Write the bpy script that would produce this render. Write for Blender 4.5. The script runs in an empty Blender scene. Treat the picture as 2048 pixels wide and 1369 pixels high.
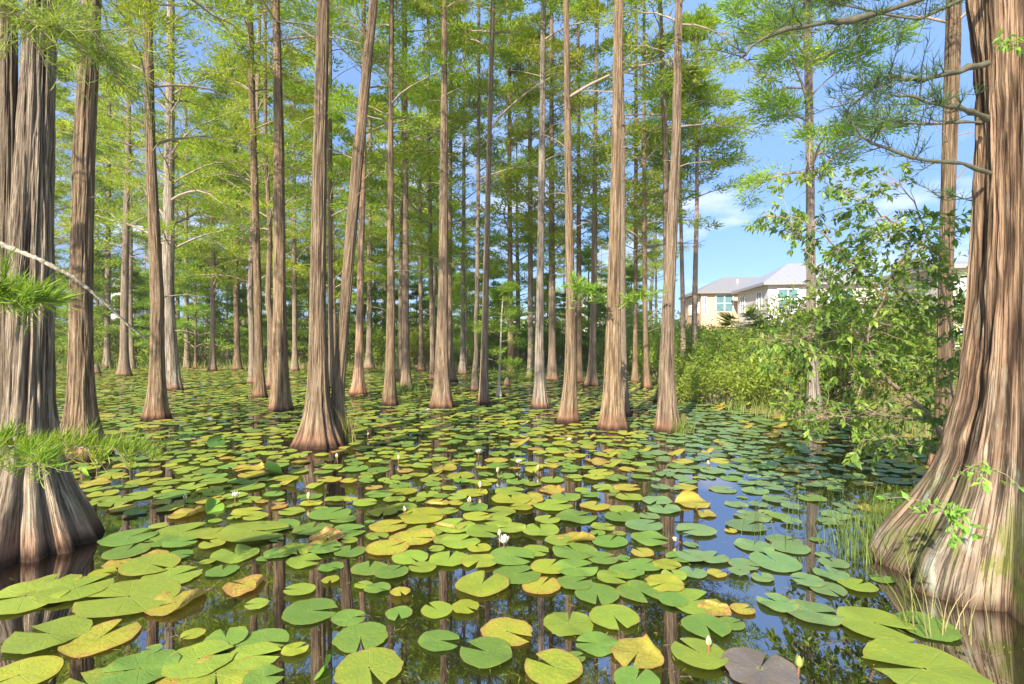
import bpy, math, random
import numpy as np
from mathutils import Vector

R = math.radians
PI = math.pi
TAU = 2 * math.pi
scene = bpy.context.scene
COL = scene.collection

# ------------------------------------------------------------------ camera maths
H_CAM, FPX, HORY = 1.5, 1080.0, 680.0


def W(px, py, d):
    """point at depth d (metres along +Y) seen at photo pixel px, py"""
    return np.array([(px - 1024) / FPX * d, d, H_CAM - (py - HORY) / FPX * d])


def depth(py):
    return H_CAM * FPX / (py - HORY)


def water(px, py):
    d = depth(py)
    return (px - 1024) / FPX * d, d


# ------------------------------------------------------------------ scene helpers
def tag(o, label=None, cat=None, group=None, kind=None):
    if label: o['label'] = label
    if cat: o['category'] = cat
    if group: o['group'] = group
    if kind: o['kind'] = kind
    return o


def empty(name, loc, label=None, cat=None, group=None, kind=None):
    o = bpy.data.objects.new(name, None)
    o.empty_display_size = 0.1
    o.location = loc
    COL.objects.link(o)
    return tag(o, label, cat, group, kind)


def np_mesh(name, V, T=None, Q=None, mats=(), mt=0, mq=0, smooth_t=False, smooth_q=True, uvq=None, attr=None, uv=None):
    """mesh from arrays: V (n,3), T (a,3), Q (b,4); mt/mq material index (scalar or array); uv per vertex (n,2); attr {name: (n,)}"""
    me = bpy.data.meshes.new(name)
    V = np.asarray(V, np.float32)
    T = np.zeros((0, 3), np.int32) if T is None else np.asarray(T, np.int32)
    Q = np.zeros((0, 4), np.int32) if Q is None else np.asarray(Q, np.int32)
    nt, nq = len(T), len(Q)
    me.vertices.add(len(V))
    me.vertices.foreach_set('co', V.ravel())
    me.loops.add(nt * 3 + nq * 4)
    idx = np.concatenate([T.ravel(), Q.ravel()])
    me.loops.foreach_set('vertex_index', idx)
    me.polygons.add(nt + nq)
    starts = np.concatenate([np.arange(nt) * 3, nt * 3 + np.arange(nq) * 4]).astype(np.int32)
    me.polygons.foreach_set('loop_start', starts)
    mi = np.concatenate([np.broadcast_to(mt, nt), np.broadcast_to(mq, nq)]).astype(np.int32)
    for m in mats: me.materials.append(m)
    me.update(calc_edges=True)
    me.polygons.foreach_set('material_index', mi)
    sm = np.concatenate([np.full(nt, smooth_t), np.full(nq, smooth_q)])
    me.polygons.foreach_set('use_smooth', sm)
    if uv is not None:
        l = me.uv_layers.new(name='UVMap')
        l.data.foreach_set('uv', np.asarray(uv, np.float32)[idx].ravel())
    if attr:
        for k, a in attr.items():
            a = np.asarray(a, np.float32)
            if a.ndim == 1:
                at = me.attributes.new(k, 'FLOAT', 'POINT')
                at.data.foreach_set('value', a)
            else:
                at = me.attributes.new(k, 'FLOAT_COLOR', 'POINT')
                at.data.foreach_set('color', a.ravel())
    me.update()
    return me


def obj(name, me, parent=None, loc=(0, 0, 0)):
    o = bpy.data.objects.new(name, me)
    o.location = loc
    o.parent = parent
    COL.objects.link(o)
    return o


class Geo:
    """collects vertex / triangle / quad arrays"""
    def __init__(s):
        s.V, s.T, s.Q, s.mt, s.mq, s.A, s.n = [], [], [], [], [], [], 0

    def add(s, V, T=None, Q=None, m=0, tint=0.5):
        V = np.asarray(V, float).reshape(-1, 3)
        if T is not None and len(T):
            s.T.append(np.asarray(T) + s.n); s.mt.append(np.full(len(T), m))
        if Q is not None and len(Q):
            s.Q.append(np.asarray(Q) + s.n); s.mq.append(np.full(len(Q), m))
        s.V.append(V)
        s.A.append(np.broadcast_to(np.asarray(tint, float), len(V)))
        s.n += len(V)

    def mesh(s, name, mats, **k):
        cat = lambda L, d: np.concatenate(L) if L else np.zeros((0, d), int)
        c1 = lambda L: np.concatenate(L) if L else np.zeros(0, int)
        return np_mesh(name, np.concatenate(s.V), cat(s.T, 3), cat(s.Q, 4), mats, c1(s.mt), c1(s.mq),
                       attr={'tint': np.concatenate(s.A)}, **k)

    # batch of tubes P (B,N,3), radii (B,N)
    def tubes(s, P, Rd, sides=4, m=0, tint=0.5):
        P = np.asarray(P, float)
        B, N, _ = P.shape
        Rd = np.broadcast_to(Rd, (B, N))
        t = np.gradient(P, axis=1)
        t /= np.linalg.norm(t, axis=2, keepdims=True) + 1e-9
        ref = np.where(np.abs(t[..., 2:3]) > 0.9, np.array([1., 0, 0]), np.array([0., 0, 1]))
        a = np.cross(t, ref); a /= np.linalg.norm(a, axis=2, keepdims=True) + 1e-9
        b = np.cross(t, a)
        th = np.arange(sides) / sides * TAU
        ring = P[:, :, None, :] + Rd[:, :, None, None] * (a[:, :, None, :] * np.cos(th)[None, None, :, None] + b[:, :, None, :] * np.sin(th)[None, None, :, None])
        V = ring.reshape(-1, 3)
        i = np.arange(N - 1)[:, None]; j = np.arange(sides)[None, :]
        q = np.stack([i * sides + j, i * sides + (j + 1) % sides, (i + 1) * sides + (j + 1) % sides, (i + 1) * sides + j], -1).reshape(-1, 4)
        Q = (q[None] + (np.arange(B) * N * sides)[:, None, None]).reshape(-1, 4)
        s.add(V, None, Q, m, tint)

    # thin triangular leaves: base p, direction*length u, width w
    def blades(s, p, u, w, m=1, tint=0.5, rng=None):
        n = len(p)
        r = rng.normal(size=(n, 3))
        sd = np.cross(u, r); sd /= np.linalg.norm(sd, axis=1, keepdims=True) + 1e-9
        w = np.broadcast_to(w, n)[:, None]
        V = np.empty((n, 3, 3))
        V[:, 0] = p - sd * w * .5 + u * .15
        V[:, 1] = p + sd * w * .5
        V[:, 2] = p + u
        T = np.arange(n * 3).reshape(n, 3)
        tint = np.repeat(np.broadcast_to(tint, n), 3)
        s.add(V.reshape(-1, 3), T, None, m, tint)

    # pointed oval leaves, folded a little: two triangles pairs (4 verts+mid)
    def ovals(s, p, u, nrm, w, m=1, tint=0.5):
        n = len(p)
        sd = np.cross(u, nrm); sd /= np.linalg.norm(sd, axis=1, keepdims=True) + 1e-9
        up = np.cross(sd, u); up /= np.linalg.norm(up, axis=1, keepdims=True) + 1e-9
        L = np.linalg.norm(u, axis=1, keepdims=True)
        w = np.broadcast_to(w, n)[:, None]
        V = np.empty((n, 7, 3))
        V[:, 0] = p
        V[:, 1] = p + u * .35 - up * L * .02
        V[:, 2] = p + u * .70 - up * L * .05
        V[:, 3] = p + u - up * L * .14
        V[:, 4] = p + u * .48 + sd * w * .5 + up * w * .12
        V[:, 5] = p + u * .48 - sd * w * .5 + up * w * .12
        V[:, 6] = p + u * .2
        b = (np.arange(n) * 7)[:, None]
        T = np.concatenate([b + np.array([[0, 4, 1]]), b + np.array([[1, 4, 2]]), b + np.array([[2, 4, 3]]),
                            b + np.array([[0, 1, 5]]), b + np.array([[1, 2, 5]]), b + np.array([[2, 3, 5]])])
        s.add(V.reshape(-1, 3), T, None, m, np.repeat(np.broadcast_to(tint, n), 7))


def vnoise(u, v, nu, seed, nv=64):
    """value noise, u in cells periodic nu, v in cells"""
    rg = np.random.default_rng(seed)
    L = rg.random((nu, nv))
    iu, iv = np.floor(u).astype(int), np.floor(v).astype(int)
    fu, fv = u - iu, v - iv
    fu, fv = fu * fu * (3 - 2 * fu), fv * fv * (3 - 2 * fv)
    g = lambda a, b: L[a % nu, b % nv]
    return (g(iu, iv) * (1 - fu) + g(iu + 1, iv) * fu) * (1 - fv) + (g(iu, iv + 1) * (1 - fu) + g(iu + 1, iv + 1) * fu) * fv


def smoothstep(a, b, x):
    t = np.clip((x - a) / (b - a), 0, 1)
    return t * t * (3 - 2 * t)


# ------------------------------------------------------------------ materials
class NT:
    def __init__(s, name):
        s.m = bpy.data.materials.new(name)
        s.m.use_nodes = True
        s.t = s.m.node_tree
        s.t.nodes.clear()
        s.out = s.n('ShaderNodeOutputMaterial')

    def n(s, typ, **kw):
        nd = s.t.nodes.new(typ)
        for k, v in kw.items(): setattr(nd, k, v)
        return nd

    def l(s, a, b): s.t.links.new(a, b)

    def setin(s, sock, v):
        if hasattr(v, 'is_output'): s.l(v, sock)
        else: sock.default_value = v

    def math(s, op, a, b=0.0, clamp=False):
        nd = s.n('ShaderNodeMath', operation=op, use_clamp=clamp)
        s.setin(nd.inputs[0], a); s.setin(nd.inputs[1], b)
        return nd.outputs[0]

    def mix(s, f, a, b, blend='MIX'):
        nd = s.n('ShaderNodeMix', data_type='RGBA', blend_type=blend)
        s.setin(nd.inputs[0], f)
        s.setin(nd.inputs[6], a if hasattr(a, 'is_output') else (*a, 1))
        s.setin(nd.inputs[7], b if hasattr(b, 'is_output') else (*b, 1))
        return nd.outputs[2]

    def noise(s, vec, scale, detail=4, rough=.55, dist=0.):
        nd = s.n('ShaderNodeTexNoise')
        if vec is not None: s.l(vec, nd.inputs['Vector'])
        nd.inputs['Scale'].default_value = scale
        nd.inputs['Detail'].default_value = detail
        nd.inputs['Roughness'].default_value = rough
        nd.inputs['Distortion'].default_value = dist
        return nd.outputs[0]

    def ramp(s, f, stops):
        nd = s.n('ShaderNodeValToRGB')
        cr = nd.color_ramp
        while len(cr.elements) < len(stops): cr.elements.new(0.5)
        for e, (p, c) in zip(cr.elements, stops):
            e.position = p
            e.color = (*c, 1) if len(c) == 3 else c
        s.setin(nd.inputs[0], f)
        return nd.outputs[0]

    def mapr(s, v, a, b, c=0., d=1.):
        nd = s.n('ShaderNodeMapRange')
        s.setin(nd.inputs[0], v)
        for i, x in enumerate((a, b, c, d)): nd.inputs[i + 1].default_value = x
        return nd.outputs[0]

    def scalev(s, vec, x, y, z, off=(0, 0, 0)):
        nd = s.n('ShaderNodeMapping')
        s.l(vec, nd.inputs[0])
        nd.inputs['Scale'].default_value = (x, y, z)
        nd.inputs['Location'].default_value = off
        return nd.outputs[0]

    def bsdf(s, col, rough=.6, spec=.3, bump=None, bstr=.3, bdist=.02, trans=None, **kw):
        b = s.n('ShaderNodeBsdfPrincipled')
        s.setin(b.inputs['Base Color'], col if hasattr(col, 'is_output') else (*col, 1))
        s.setin(b.inputs['Roughness'], rough)
        s.setin(b.inputs['Specular IOR Level'], spec)
        for k, v in kw.items(): s.setin(b.inputs[k.replace('_', ' ')], v)
        if bump is not None:
            bp = s.n('ShaderNodeBump')
            bp.inputs['Strength'].default_value = bstr
            bp.inputs['Distance'].default_value = bdist
            s.l(bump, bp.inputs['Height'])
            s.l(bp.outputs[0], b.inputs['Normal'])
        sh = b.outputs[0]
        if trans is not None:
            f, tc = trans
            t = s.n('ShaderNodeBsdfTranslucent')
            s.setin(t.inputs[0], tc if hasattr(tc, 'is_output') else (*tc, 1))
            mx = s.n('ShaderNodeMixShader')
            mx.inputs[0].default_value = f
            s.l(sh, mx.inputs[1]); s.l(t.outputs[0], mx.inputs[2])
            sh = mx.outputs[0]
        s.l(sh, s.out.inputs[0])
        return s.m


def mat_bark(name, dark, mid, light, wet=True, fine=1.0, lichen=.35, red=(0.26, .13, .075)):
    k = NT(name)
    uv = k.n('ShaderNodeTexCoord').outputs['UV']
    sp = k.n('ShaderNodeSeparateXYZ'); k.l(uv, sp.inputs[0])
    ang = k.math('MULTIPLY', sp.outputs[0], TAU)
    rnd = k.math('MULTIPLY', k.n('ShaderNodeObjectInfo').outputs['Random'], 40.)
    cx = k.math('ADD', k.math('COSINE', ang), rnd)
    sy = k.math('SINE', ang)
    z = sp.outputs[1]                                       # metres above the water
    cv = k.n('ShaderNodeCombineXYZ')
    k.l(cx, cv.inputs[0]); k.l(sy, cv.inputs[1]); k.l(z, cv.inputs[2])
    v = cv.outputs[0]
    f1 = k.noise(k.scalev(v, 9 * fine, 9 * fine, 1.5), 1, 7, .68, .2)
    f2 = k.noise(k.scalev(v, 28 * fine, 28 * fine, 5), 1, 6, .7, .2)
    f3 = k.noise(k.scalev(v, 1.6, 1.6, 1.3), 1, 3, .5)
    rg_ = k.n('ShaderNodeAttribute', attribute_name='ridge').outputs['Fac']
    h = k.math('ADD', k.math('ADD', k.math('MULTIPLY', f1, .42), k.math('MULTIPLY', f2, .40)), k.math('MULTIPLY', rg_, .18))
    c = k.ramp(h, [(.41, dark), (.50, mid), (.59, light), (.70, tuple(min(1, x * 1.35) for x in light))])
    n4 = k.noise(k.scalev(v, 15 * fine, 15 * fine, .95, (3, 1, 2)), 1, 5, .6, .15)
    crack = k.mapr(k.math('ABSOLUTE', k.math('SUBTRACT', n4, .5)), .0, .030, 1., 0.)
    crack = k.math('MULTIPLY', crack, k.mapr(f3, .30, .55, .35, 1.))
    c = k.mix(k.math('MULTIPLY', crack, .8), c, tuple(x * .7 for x in dark))
    h = k.math('SUBTRACT', h, k.math('MULTIPLY', crack, .18))
    grey = k.mix(1.0, c, (.99, 1.0, 1.0), 'MULTIPLY')
    c = k.mix(k.mapr(f3, .4, .62), c, grey)
    hs = k.n('ShaderNodeHueSaturation'); hs.inputs['Saturation'].default_value = 1.02
    hs.inputs['Value'].default_value = 1.05
    k.l(c, hs.inputs['Color'])
    c = k.mix(k.mapr(z, .3, 1.5, .8, .0), c, hs.outputs[0])
    hv = k.n('ShaderNodeHueSaturation')
    k.l(k.mapr(k.n('ShaderNodeObjectInfo').outputs['Random'], 0, 1, .98, 1.32), hv.inputs['Value'])
    k.l(k.mapr(k.math('FRACT', k.math('MULTIPLY', rnd, 1.7)), 0, 1, .85, 1.15), hv.inputs['Saturation'])
    k.l(c, hv.inputs['Color'])
    c = hv.outputs[0]
    lich = k.noise(k.scalev(v, 5, 5, 5), 1.0, 5, .7)
    c = k.mix(k.math('MULTIPLY', k.mapr(lich, .60, .68), lichen), c, (.40, .42, .36))
    if wet:
        wz = k.math('ADD', z, k.math('MULTIPLY', f1, -.16))
        c = k.mix(k.mapr(wz, .22, .0, 0., .7), c, red)
        c = k.mix(k.mapr(wz, .035, -.05, 0., .9), c, (.03, .016, .010))
    return k.bsdf(c, .88, .12, h, 1.0, .05)


def mat_leaf(name, cols, trans=.4, rough=.55, spec=.25, hue=None):
    k = NT(name)
    a = k.n('ShaderNodeAttribute', attribute_name='tint')
    n = len(cols)
    c = k.ramp(a.outputs['Fac'], [(i / (n - 1), x) for i, x in enumerate(cols)])
    r = k.n('ShaderNodeObjectInfo').outputs['Random']
    hs = k.n('ShaderNodeHueSaturation')
    k.l(k.mapr(r, 0, 1, .485, .515), hs.inputs['Hue'])
    k.l(k.mapr(r, 0, 1, .88, 1.12), hs.inputs['Value'])
    k.l(c, hs.inputs['Color'])
    c = hs.outputs[0]
    tc = k.mix(1.0, c, (1.25, 1.2, .55), 'MULTIPLY')
    return k.bsdf(c, rough, spec, trans=(trans, tc))


def mat_plain(name, col, rough=.6, spec=.3, var=.15, scale=6., bstr=.0):
    k = NT(name)
    co = k.n('ShaderNodeTexCoord').outputs['Object']
    f = k.noise(co, scale, 5)
    c = k.mix(f, tuple(x * (1 - var) for x in col), tuple(min(1, x * (1 + var)) for x in col))
    return k.bsdf(c, rough, spec, f, bstr, .01) if bstr else k.bsdf(c, rough, spec)


def mat_pad(name, attr):
    """water lily leaf: colour from the object (or from a vertex attribute), alpha = how far it has died back"""
    k = NT(name)
    tc = k.n('ShaderNodeTexCoord')
    if attr:
        a = k.n('ShaderNodeAttribute', attribute_name='padcol')
        col, age = a.outputs['Color'], a.outputs['Alpha']
        loc = tc.outputs['Object']
        rnd = a.outputs['Fac']
    else:
        oi = k.n('ShaderNodeObjectInfo')
        col, age, rnd = oi.outputs['Color'], oi.outputs['Alpha'], oi.outputs['Random']
        off = k.n('ShaderNodeCombineXYZ'); k.l(k.math('MULTIPLY', rnd, 31.), off.inputs[0])
        va = k.n('ShaderNodeVectorMath', operation='ADD')
        k.l(tc.outputs['Object'], va.inputs[0]); k.l(off.outputs[0], va.inputs[1])
        loc = va.outputs[0]
    sp = k.n('ShaderNodeSeparateXYZ'); k.l(tc.outputs['UV'], sp.inputs[0])
    ang, rad = sp.outputs[0], sp.outputs[1]
    sc = 1.0 if not attr else 7.0
    n1 = k.noise(loc, 1.7 * sc, 4)
    n2 = k.noise(loc, 6.5 * sc, 5, .65)
    n3 = k.noise(loc, 17. * sc, 3, .6)
    c = k.mix(k.mapr(n1, .35, .7), col, k.mix(1.0, col, (1.22, 1.12, .75), 'MULTIPLY'))
    c = k.mix(k.mapr(n2, .3, .75, 0, .45), c, k.mix(1.0, col, (.7, .82, .8), 'MULTIPLY'))
    # radiating veins
    wv = k.math('ABSOLUTE', k.math('SINE', k.math('MULTIPLY', ang, 11 * PI)))
    vein = k.mapr(wv, .16, .0)
    vein = k.math('MULTIPLY', vein, k.mapr(rad, .95, .15))
    c = k.mix(k.math('MULTIPLY', vein, .55), c, k.mix(1.0, col, (1.5, 1.4, 1.1), 'MULTIPLY'))
    # pale centre where the stalk joins
    c = k.mix(k.mapr(rad, .12, .02, 0, .6), c, (.30, .33, .07))
    # dying rims and blotches
    e = k.math('ADD', rad, k.math('MULTIPLY', n2, .38))
    edge = k.math('MULTIPLY', k.mapr(e, 1.06, 1.2), k.mapr(age, .05, .4))
    blot = k.mapr(k.math('ADD', k.math('ADD', n2, k.math('MULTIPLY', rad, .16)), k.math('MULTIPLY', age, .42)), .83, .93)
    brown = k.mix(n3, (.20, .085, .025), (.42, .24, .085))
    yel = k.mix(n2, (.42, .38, .035), (.34, .33, .035))
    c = k.mix(k.mapr(k.math('ADD', k.math('ADD', n2, k.math('MULTIPLY', rad, .1)), k.math('MULTIPLY', age, .55)), .72, .90), c, yel)
    c = k.mix(k.math('MAXIMUM', edge, blot), c, brown)
    speck = k.math('MULTIPLY', k.mapr(n3, .70, .74), k.mapr(age, .08, .3))
    c = k.mix(k.math('MULTIPLY', speck, .8), c, (.05, .035, .02))
    hgt = k.math('ADD', k.math('MULTIPLY', vein, -.6), k.math('MULTIPLY', n2, .7))
    return k.bsdf(c, k.mapr(n2, .3, .7, .38, .58), .45, hgt, .4, .02 if not attr else .005,
                  trans=(.12, k.mix(1.0, c, (1.2, 1.2, .6), 'MULTIPLY')))


M_BARK = mat_bark('cypress_bark', (.042, .029, .019), (.168, .117, .074), (.32, .238, .158))
M_BARK_RED = mat_bark('cypress_bark_red', (.07, .04, .025), (.29, .165, .10), (.46, .30, .19), red=(.30, .12, .05))
M_BARK_GREY = mat_bark('cypress_bark_grey', (.045, .034, .025), (.18, .138, .10), (.34, .28, .21), lichen=.6)
M_BARK_PINE = mat_bark('pine_bark', (.09, .06, .04), (.30, .21, .14), (.44, .33, .24), wet=False)
M_LIMB = mat_plain('limb_bark', (.27, .215, .165), .85, .1, .45, 9)
M_LIMB_DARK = mat_plain('limb_bark_dark', (.13, .11, .085), .85, .1, .5, 9)
M_LICHEN = mat_plain('lichened_bark', (.36, .31, .225), .9, .1, .5, 26, .6)
M_MOSS = mat_plain('mossy_bark', (.085, .082, .052), .9, .1, .6, 22, .6)
M_NEEDLE = mat_leaf('cypress_needles', [(.095, .18, .02), (.185, .29, .028), (.29, .38, .034), (.40, .44, .045)], .6)
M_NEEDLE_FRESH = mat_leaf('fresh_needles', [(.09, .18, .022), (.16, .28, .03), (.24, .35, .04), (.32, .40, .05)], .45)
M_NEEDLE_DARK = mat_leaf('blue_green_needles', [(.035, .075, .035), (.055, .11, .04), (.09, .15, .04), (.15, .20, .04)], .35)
M_BROAD = mat_leaf('broad_leaves', [(.05, .105, .02), (.11, .18, .028), (.19, .27, .04), (.30, .36, .06)], .45, .45, .4)
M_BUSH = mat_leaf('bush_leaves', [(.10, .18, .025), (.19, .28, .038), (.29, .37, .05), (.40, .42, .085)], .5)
M_GRASS = mat_leaf('grass_blades', [(.09, .13, .03), (.14, .20, .04), (.22, .26, .06), (.36, .31, .13)], .35)
M_PAD = mat_pad('lily_pad', False)
M_PADS = mat_pad('lily_pad_mass', True)


def mat_petal():
    k = NT('white_petals')
    return k.bsdf((.82, .80, .74), .5, .3, trans=(.25, (.85, .8, .7)))


M_PETAL = mat_petal()
M_PINK = mat_plain('pink_petals', (.75, .50, .46), .5, .3, .2, 20)
M_STAMEN = mat_plain('yellow_stamens', (.75, .45, .05), .6, .2)
M_SEPAL = mat_plain('green_sepals', (.22, .24, .06), .5, .3, .3, 20)
M_BUD = mat_plain('cream_bud', (.62, .52, .33), .5, .3, .25, 30)
M_STALK = mat_plain('brown_stalk', (.25, .10, .05), .5, .3)


def mat_water():
    k = NT('pond_water')
    co = k.n('ShaderNodeTexCoord').outputs['Object']
    n = k.noise(k.scalev(co, 1.0, .8, 1), 2.2, 3, .5)
    n2 = k.noise(co, 14, 2, .5)
    h = k.math('ADD', n, k.math('MULTIPLY', n2, .06))
    c = k.mix(k.noise(co, .6, 4), (.004, .003, .0015), (.012, .006, .002))
    return k.bsdf(c, .015, .5, h, .022, .03, IOR=4.8)


def mat_ground():
    k = NT('pine_straw_ground')
    co = k.n('ShaderNodeTexCoord').outputs['Object']
    a = k.noise(co, .5, 5)
    b = k.noise(co, 9, 6, .7)
    c = k.mix(b, (.20, .115, .06), (.40, .26, .15))
    g = k.mix(b, (.10, .13, .03), (.20, .22, .06))
    c = k.mix(k.mapr(a, .48, .62), c, g)
    return k.bsdf(c, .95, .1, b, .8, .05)


M_WATER = mat_water()
M_GROUND = mat_ground()

# ------------------------------------------------------------------ setting: water and ground
SHORE_Y = 28.0


def shore_x(y):
    y = np.asarray(y, float)
    return np.where(y < 10, 5.25 + (10 - y) * .45, 5.25 + np.sin(y * .9) * .25) + np.where(y > 22, -(y - 22) * .10, 0)


def ground_z(x, y):
    x, y = np.asarray(x, float), np.asarray(y, float)
    s1 = x - shore_x(y)
    s2 = y - (SHORE_Y + np.sin(x * .55) * .9 + np.sin(x * 1.7) * .35)
    s3 = -x - 34
    h1 = -.5 + .5 * smoothstep(-2.2, 0, s1) + .75 * smoothstep(-.2, 4.5, s1) + .7 * smoothstep(4, 22, s1)
    h2 = -.5 + .5 * smoothstep(-3, 0, s2) + .18 * smoothstep(0, 2.5, s2) + .5 * smoothstep(3, 30, s2)
    h3 = -.5 + .8 * smoothstep(-3, 2, s3)
    return np.maximum(np.maximum(h1, h2), h3) + .04 * np.sin(x * 2.3 + y) * np.sin(y * 1.9 - x * .7)


def build_setting():
    xs = np.concatenate([np.linspace(-400, -60, 8)[:-1], np.linspace(-60, 4, 90)[:-1], np.linspace(4, 26, 90)[:-1], np.linspace(26, 400, 20)])
    ys = np.concatenate([np.linspace(-120, -4, 10)[:-1], np.linspace(-4, 40, 140)[:-1], np.linspace(40, 600, 24)])
    X, Y = np.meshgrid(xs, ys, indexing='ij')
    Z = ground_z(X, Y)
    V = np.stack([X, Y, Z], -1).reshape(-1, 3)
    nx, ny = len(xs), len(ys)
    i, j = np.meshgrid(np.arange(nx - 1), np.arange(ny - 1), indexing='ij')
    q = np.stack([i * ny + j, (i + 1) * ny + j, (i + 1) * ny + j + 1, i * ny + j + 1], -1).reshape(-1, 4)
    tag(obj('ground', np_mesh('ground', V, None, q, [M_GROUND])), kind='structure')
    wv = [(-38, -60, 0), (30, -60, 0), (30, 34, 0), (-38, 34, 0)]
    tag(obj('water', np_mesh('water', wv, None, [(0, 1, 2, 3)], [M_WATER], smooth_q=False)), kind='structure')


build_setting()


# ------------------------------------------------------------------ trees
def make_trunk(name, cz, cx, cr, Ht, segs, rows, flare, zs, seed, mat, cy=None, bark=.0, flutes=1.0, z0=-.2, lobes=None, prof=None):
    """tapered trunk as one mesh. cz heights, cx centre offsets, cr radii (interpolated), flare = extra radius at the water"""
    rg = np.random.default_rng(seed)
    z = z0 + (Ht - z0) * np.linspace(0, 1, rows) ** 1.7
    th = np.arange(segs) / segs * TAU

    def interp(vals):
        f = np.interp(z, cz, vals)
        zz = np.linspace(z[0], z[-1], 400)
        g = np.interp(zz, cz, vals)
        w = 17
        kern = np.hanning(w); kern /= kern.sum()
        g = np.convolve(np.pad(g, w // 2, mode='edge'), kern, 'valid')
        return np.interp(z, zz, g)
    x, r = interp(cx), interp(cr)
    y = interp(cy) if cy is not None else np.zeros_like(z)
    ex = flare * np.exp(-np.maximum(z, -.1) / zs)
    if prof is not None:
        ex = np.interp(z, prof[0], prof[1]) - r
        ex = np.maximum(ex, 0)
    Rr = r + ex
    TH, Z = np.meshgrid(th, z)
    fl = np.zeros_like(TH)
    for n in (3, 5, 7, 9, 12, 17):
        fl += rg.normal() * .55 / n ** .5 * np.cos(n * TH + rg.random() * TAU + .25 * np.sin(Z * 2 + n))
    sharp = np.abs(np.sin(TH * (lobes or rg.integers(4, 7)) + .6 * np.sin(TH * 2 + rg.random() * 6) + rg.random() * 6))
    fl = fl * .35 + (sharp - .5) * .7
    exr = (ex / np.maximum(Rr, 1e-3))[:, None]
    RR = Rr[:, None] * (1 + flutes * fl * (exr * .34 + .05))
    RR += Rr[:, None] * .05 * (vnoise(TH / TAU * 6, Z * 1.3 + 3, 6, seed + 1) - .5)
    if bark > 0:
        wob = Z + .15 * np.sin(TH * 3)
        b = vnoise(TH / TAU * 30 + .35 * np.sin(wob * 2.1), wob * 1.5, 30, seed + 2)
        b2 = vnoise(TH / TAU * 64 + .4 * np.sin(wob * 3.3 + 1), wob * 3.6, 64, seed + 3)
        b3 = vnoise(TH / TAU * 120, wob * 9, 120, seed + 4)
        ridge = 1 - np.abs(2 * b - 1)
        ridge2 = 1 - np.abs(2 * b2 - 1)
        rdg = .5 * np.clip(ridge * 1.5 - .2, 0, 1) + .32 * np.clip(ridge2 * 1.5 - .2, 0, 1) + .18 * b3
        RR += bark * (rdg - .55) * 2.4
    else:
        rdg = np.full_like(TH, .62)
    V = np.stack([x[:, None] + RR * np.cos(TH), y[:, None] + RR * np.sin(TH), Z], -1).reshape(-1, 3)
    i = np.arange(rows - 1)[:, None]; j = np.arange(segs)[None]
    Q = np.stack([i * segs + j, i * segs + (j + 1) % segs, (i + 1) * segs + (j + 1) % segs, (i + 1) * segs + j], -1).reshape(-1, 4)
    # per-loop uv so that the seam stays clean: u wraps 0..1
    uvu = np.repeat((np.arange(segs) / segs)[None], rows, 0).ravel()
    uv = np.stack([uvu, Z.ravel()], -1)
    me = np_mesh(name, V, None, Q, [mat], uv=uv, attr={'ridge': rdg.ravel()})
    l = me.uv_layers[0]
    arr = np.empty(len(me.loops) * 2, np.float32)
    l.data.foreach_get('uv', arr)
    arr = arr.reshape(-1, 4, 2)
    last = (np.arange(len(Q)) % segs) == segs - 1
    arr[last, 1:3, 0] = 1.0
    l.data.foreach_set('uv', arr.ravel())
    return me, (z, x, y, r)


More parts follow.
